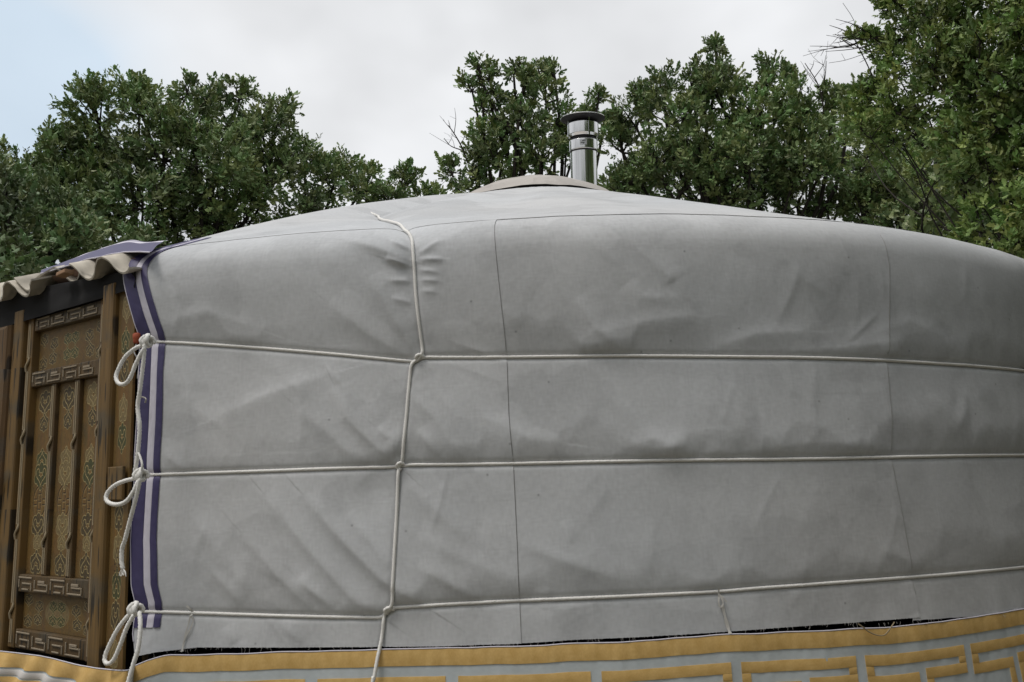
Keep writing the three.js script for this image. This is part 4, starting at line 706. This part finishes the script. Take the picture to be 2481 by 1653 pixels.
bareBranch(t4, [[2100, 85], [2060, 92], [2020, 85], [1985, 90], [1935, 85]], 6.75, 0.016, 12, 7); bareBranch(t4, [[2050, 95], [2010, 120], [1975, 110], [1960, 100]], 6.75, 0.008, 13, 5); bareBranch(t4, [[2090, 45], [2075, 20], [2060, -10]], 6.75, 0.01, 14, 4); bareBranch(t4, [[1985, 90], [1955, 105], [1918, 110]], 6.75, 0.01, 15, 4);
oak('dark oak thicket low behind the right shoulder of the roof', gnd(1950, 11.5), [[1740, 440, 60, 11.2], [1830, 450, 60, 11.3], [1900, 460, 50, 11.4], [1640, 450, 45, 11.2], [1980, 480, 50, 11.3], [2100, 500, 55, 11], [2180, 500, 50, 11], [2060, 520, 50, 11.2], [2250, 520, 60, 10.6], [2330, 540, 60, 10.2], [2400, 520, 70, 10], [2150, 560, 40, 10.8], [2240, 590, 40, 10.4], [1790, 400, 55, 11.3], [2440, 600, 70, 9.8], [2330, 600, 45, 10], [2000, 420, 55, 11.4], [2050, 440, 55, 11.2], [2090, 420, 50, 11.2], [1990, 460, 50, 11.4], [2200, 440, 60, 11.4], [2280, 470, 60, 11.2], [2150, 460, 50, 11.4]], { seed: 71, tone: [0.045, 0.07, 0.022], trunkR: 0.13, dens: 1.9, scale: 0.9 });
oak('dense dark oak far behind the chimney side of the thicket', gnd(1800, 14), [[1480, 400, 60, 14], [1570, 380, 70, 14], [1660, 390, 70, 14], [1760, 380, 70, 14], [1850, 400, 70, 14], [1940, 400, 70, 14], [2030, 380, 70, 14], [2120, 400, 70, 14], [2210, 420, 70, 14], [1900, 330, 60, 14], [1700, 310, 60, 14.2], [2080, 310, 60, 14], [2180, 330, 60, 14], [2300, 500, 80, 13.5], [2280, 400, 70, 13.8], [1420, 420, 45, 14], [1980, 470, 60, 14], [2100, 480, 60, 13.6]], { seed: 72, tone: [0.04, 0.062, 0.02], trunkR: 0.13, dens: 1.3 });
// oaks standing to the right of the viewer, out of the picture: they shade the right end and show in the steel pipe
const wall = (x0, x1, z0, z1, y0, y1, n, rad, seed) => { const r = rng(seed), l = []; for (let i = 0; i < n; i++) l.push([[x0 + (x1 - x0) * r(), y0 + (y1 - y0) * r(), z0 + (z1 - z0) * r()], rad * (0.75 + 0.5 * r())]); return l; };
oak('oak standing right of the yurt beyond the picture edge', [6.2, 0, 4.4], [...wall(4.1, 7.0, 2.4, 6.4, 0.8, 6.2, 40, 0.75, 801), ...wall(3.0, 4.6, 4.4, 7.4, 0.8, 5.4, 26, 0.65, 808)], { seed: 81, trunkR: 0.2, scale: 1.5, dens: 1.6 });  // second clump set added beside the viewer to deepen shade on the right wall
oak('oak close to the right end of the yurt beyond the picture edge', [5.6, 0, 1.2], [...wall(4.5, 6.4, 0.4, 2.6, 0.6, 5.6, 26, 0.7, 802), ...wall(3.7, 5.2, 0.8, 3.2, 3.2, 6, 16, 0.65, 806)], { seed: 82, trunkR: 0.14, scale: 1.5, dens: 1.6 });
oak('oak left of the doorway beyond the picture edge', [-6.2, 0, 0.4], wall(-7.6, -5.2, -1.2, 1.6, 0.8, 3.2, 16, 0.7, 807), { seed: 86, trunkR: 0.14, scale: 1.2, dens: 1 });
// unseen oaks added behind the viewer to keep low sky off the wall
oak('unseen oak added behind the viewer to block low sky, leftmost', [-5.5, 0, 12.5], wall(-8, -3.2, 11.5, 14, 1.0, 4.2, 20, 0.95, 803), { seed: 83, trunkR: 0.2, scale: 1.7, dens: 0.7 });
oak('unseen oak added behind the viewer to block low sky, middle', [0, 0, 13], wall(-3, 2.6, 12.2, 14.5, 1.0, 4.2, 20, 0.95, 804), { seed: 84, trunkR: 0.2, scale: 1.7, dens: 0.7 });
oak('unseen oak added behind the viewer to block low sky, rightmost', [5.8, 0, 11.5], wall(2.8, 8, 10, 13.5, 1.0, 5.8, 28, 0.95, 805), { seed: 85, trunkR: 0.2, scale: 1.7, dens: 0.7 });

// young pale sapling in front of the right-hand trees, its leaves told apart one by one
{
  const sap = thing('oak_sapling', 'young oak sapling with paler leaves behind the right of the roof', 'tree', [0, 0, 0]), r = rng(91), d = 8.2;
  const P = (x, y, dd = 0) => atDist(x, y, d + dd), root = gnd(2110, d);
  part('trunk', tubeGeo([new THREE.Vector3(root[0], -0.1, root[2]), P(2120, 700), P(2118, 560), P(2125, 470), P(2150, 415)], 0.022, 0.004, 6, 20), bark, sap);
  const lm = [[0.16, 0.21, 0.07], [0.12, 0.17, 0.05], [0.2, 0.24, 0.09], [0.1, 0.15, 0.05]].map((c) => std(c, 0.5)), lg = [leafGeo(0.1, true, 0.2), leafGeo(0.085, true, 0.35), leafGeo(0.115, true, 0.1)];
  const twigs = [[2122, 540, 2060, 500], [2120, 500, 2190, 440], [2122, 480, 2080, 430], [2140, 430, 2200, 400], [2150, 415, 2165, 395], [2125, 520, 2190, 500], [2122, 560, 2060, 560], [2130, 460, 2180, 470], [2120, 530, 2150, 540]];
  const tg = [];
  for (const [x0, y0, x1, y1] of twigs) {
    const a = P(x0, y0), b = P(x1, y1, (r() - 0.5) * 0.5); tg.push(tubeGeo([a, a.clone().lerp(b, 0.5).add(new THREE.Vector3(0, 0.03, 0)), b], 0.006, 0.002, 4, 6));
    for (let i = 0; i < 20; i++) { const k = 0.25 + 0.8 * r(), p = a.clone().lerp(b, Math.min(k, 1)).add(new THREE.Vector3((r() - 0.5) * 0.12, (r() - 0.5) * 0.12, (r() - 0.5) * 0.12)); const m = part('leaf', lg[i % 3], lm[(r() * 4) | 0], sap); m.position.copy(p); m.rotation.set((r() - 0.5) * 2.4, r() * 6.28, (r() - 0.5) * 2.4); }
  }
  part('twigs', mergeGeometries(tg), bark, sap);
}
console.log('done');
renderer.render(scene, camera);
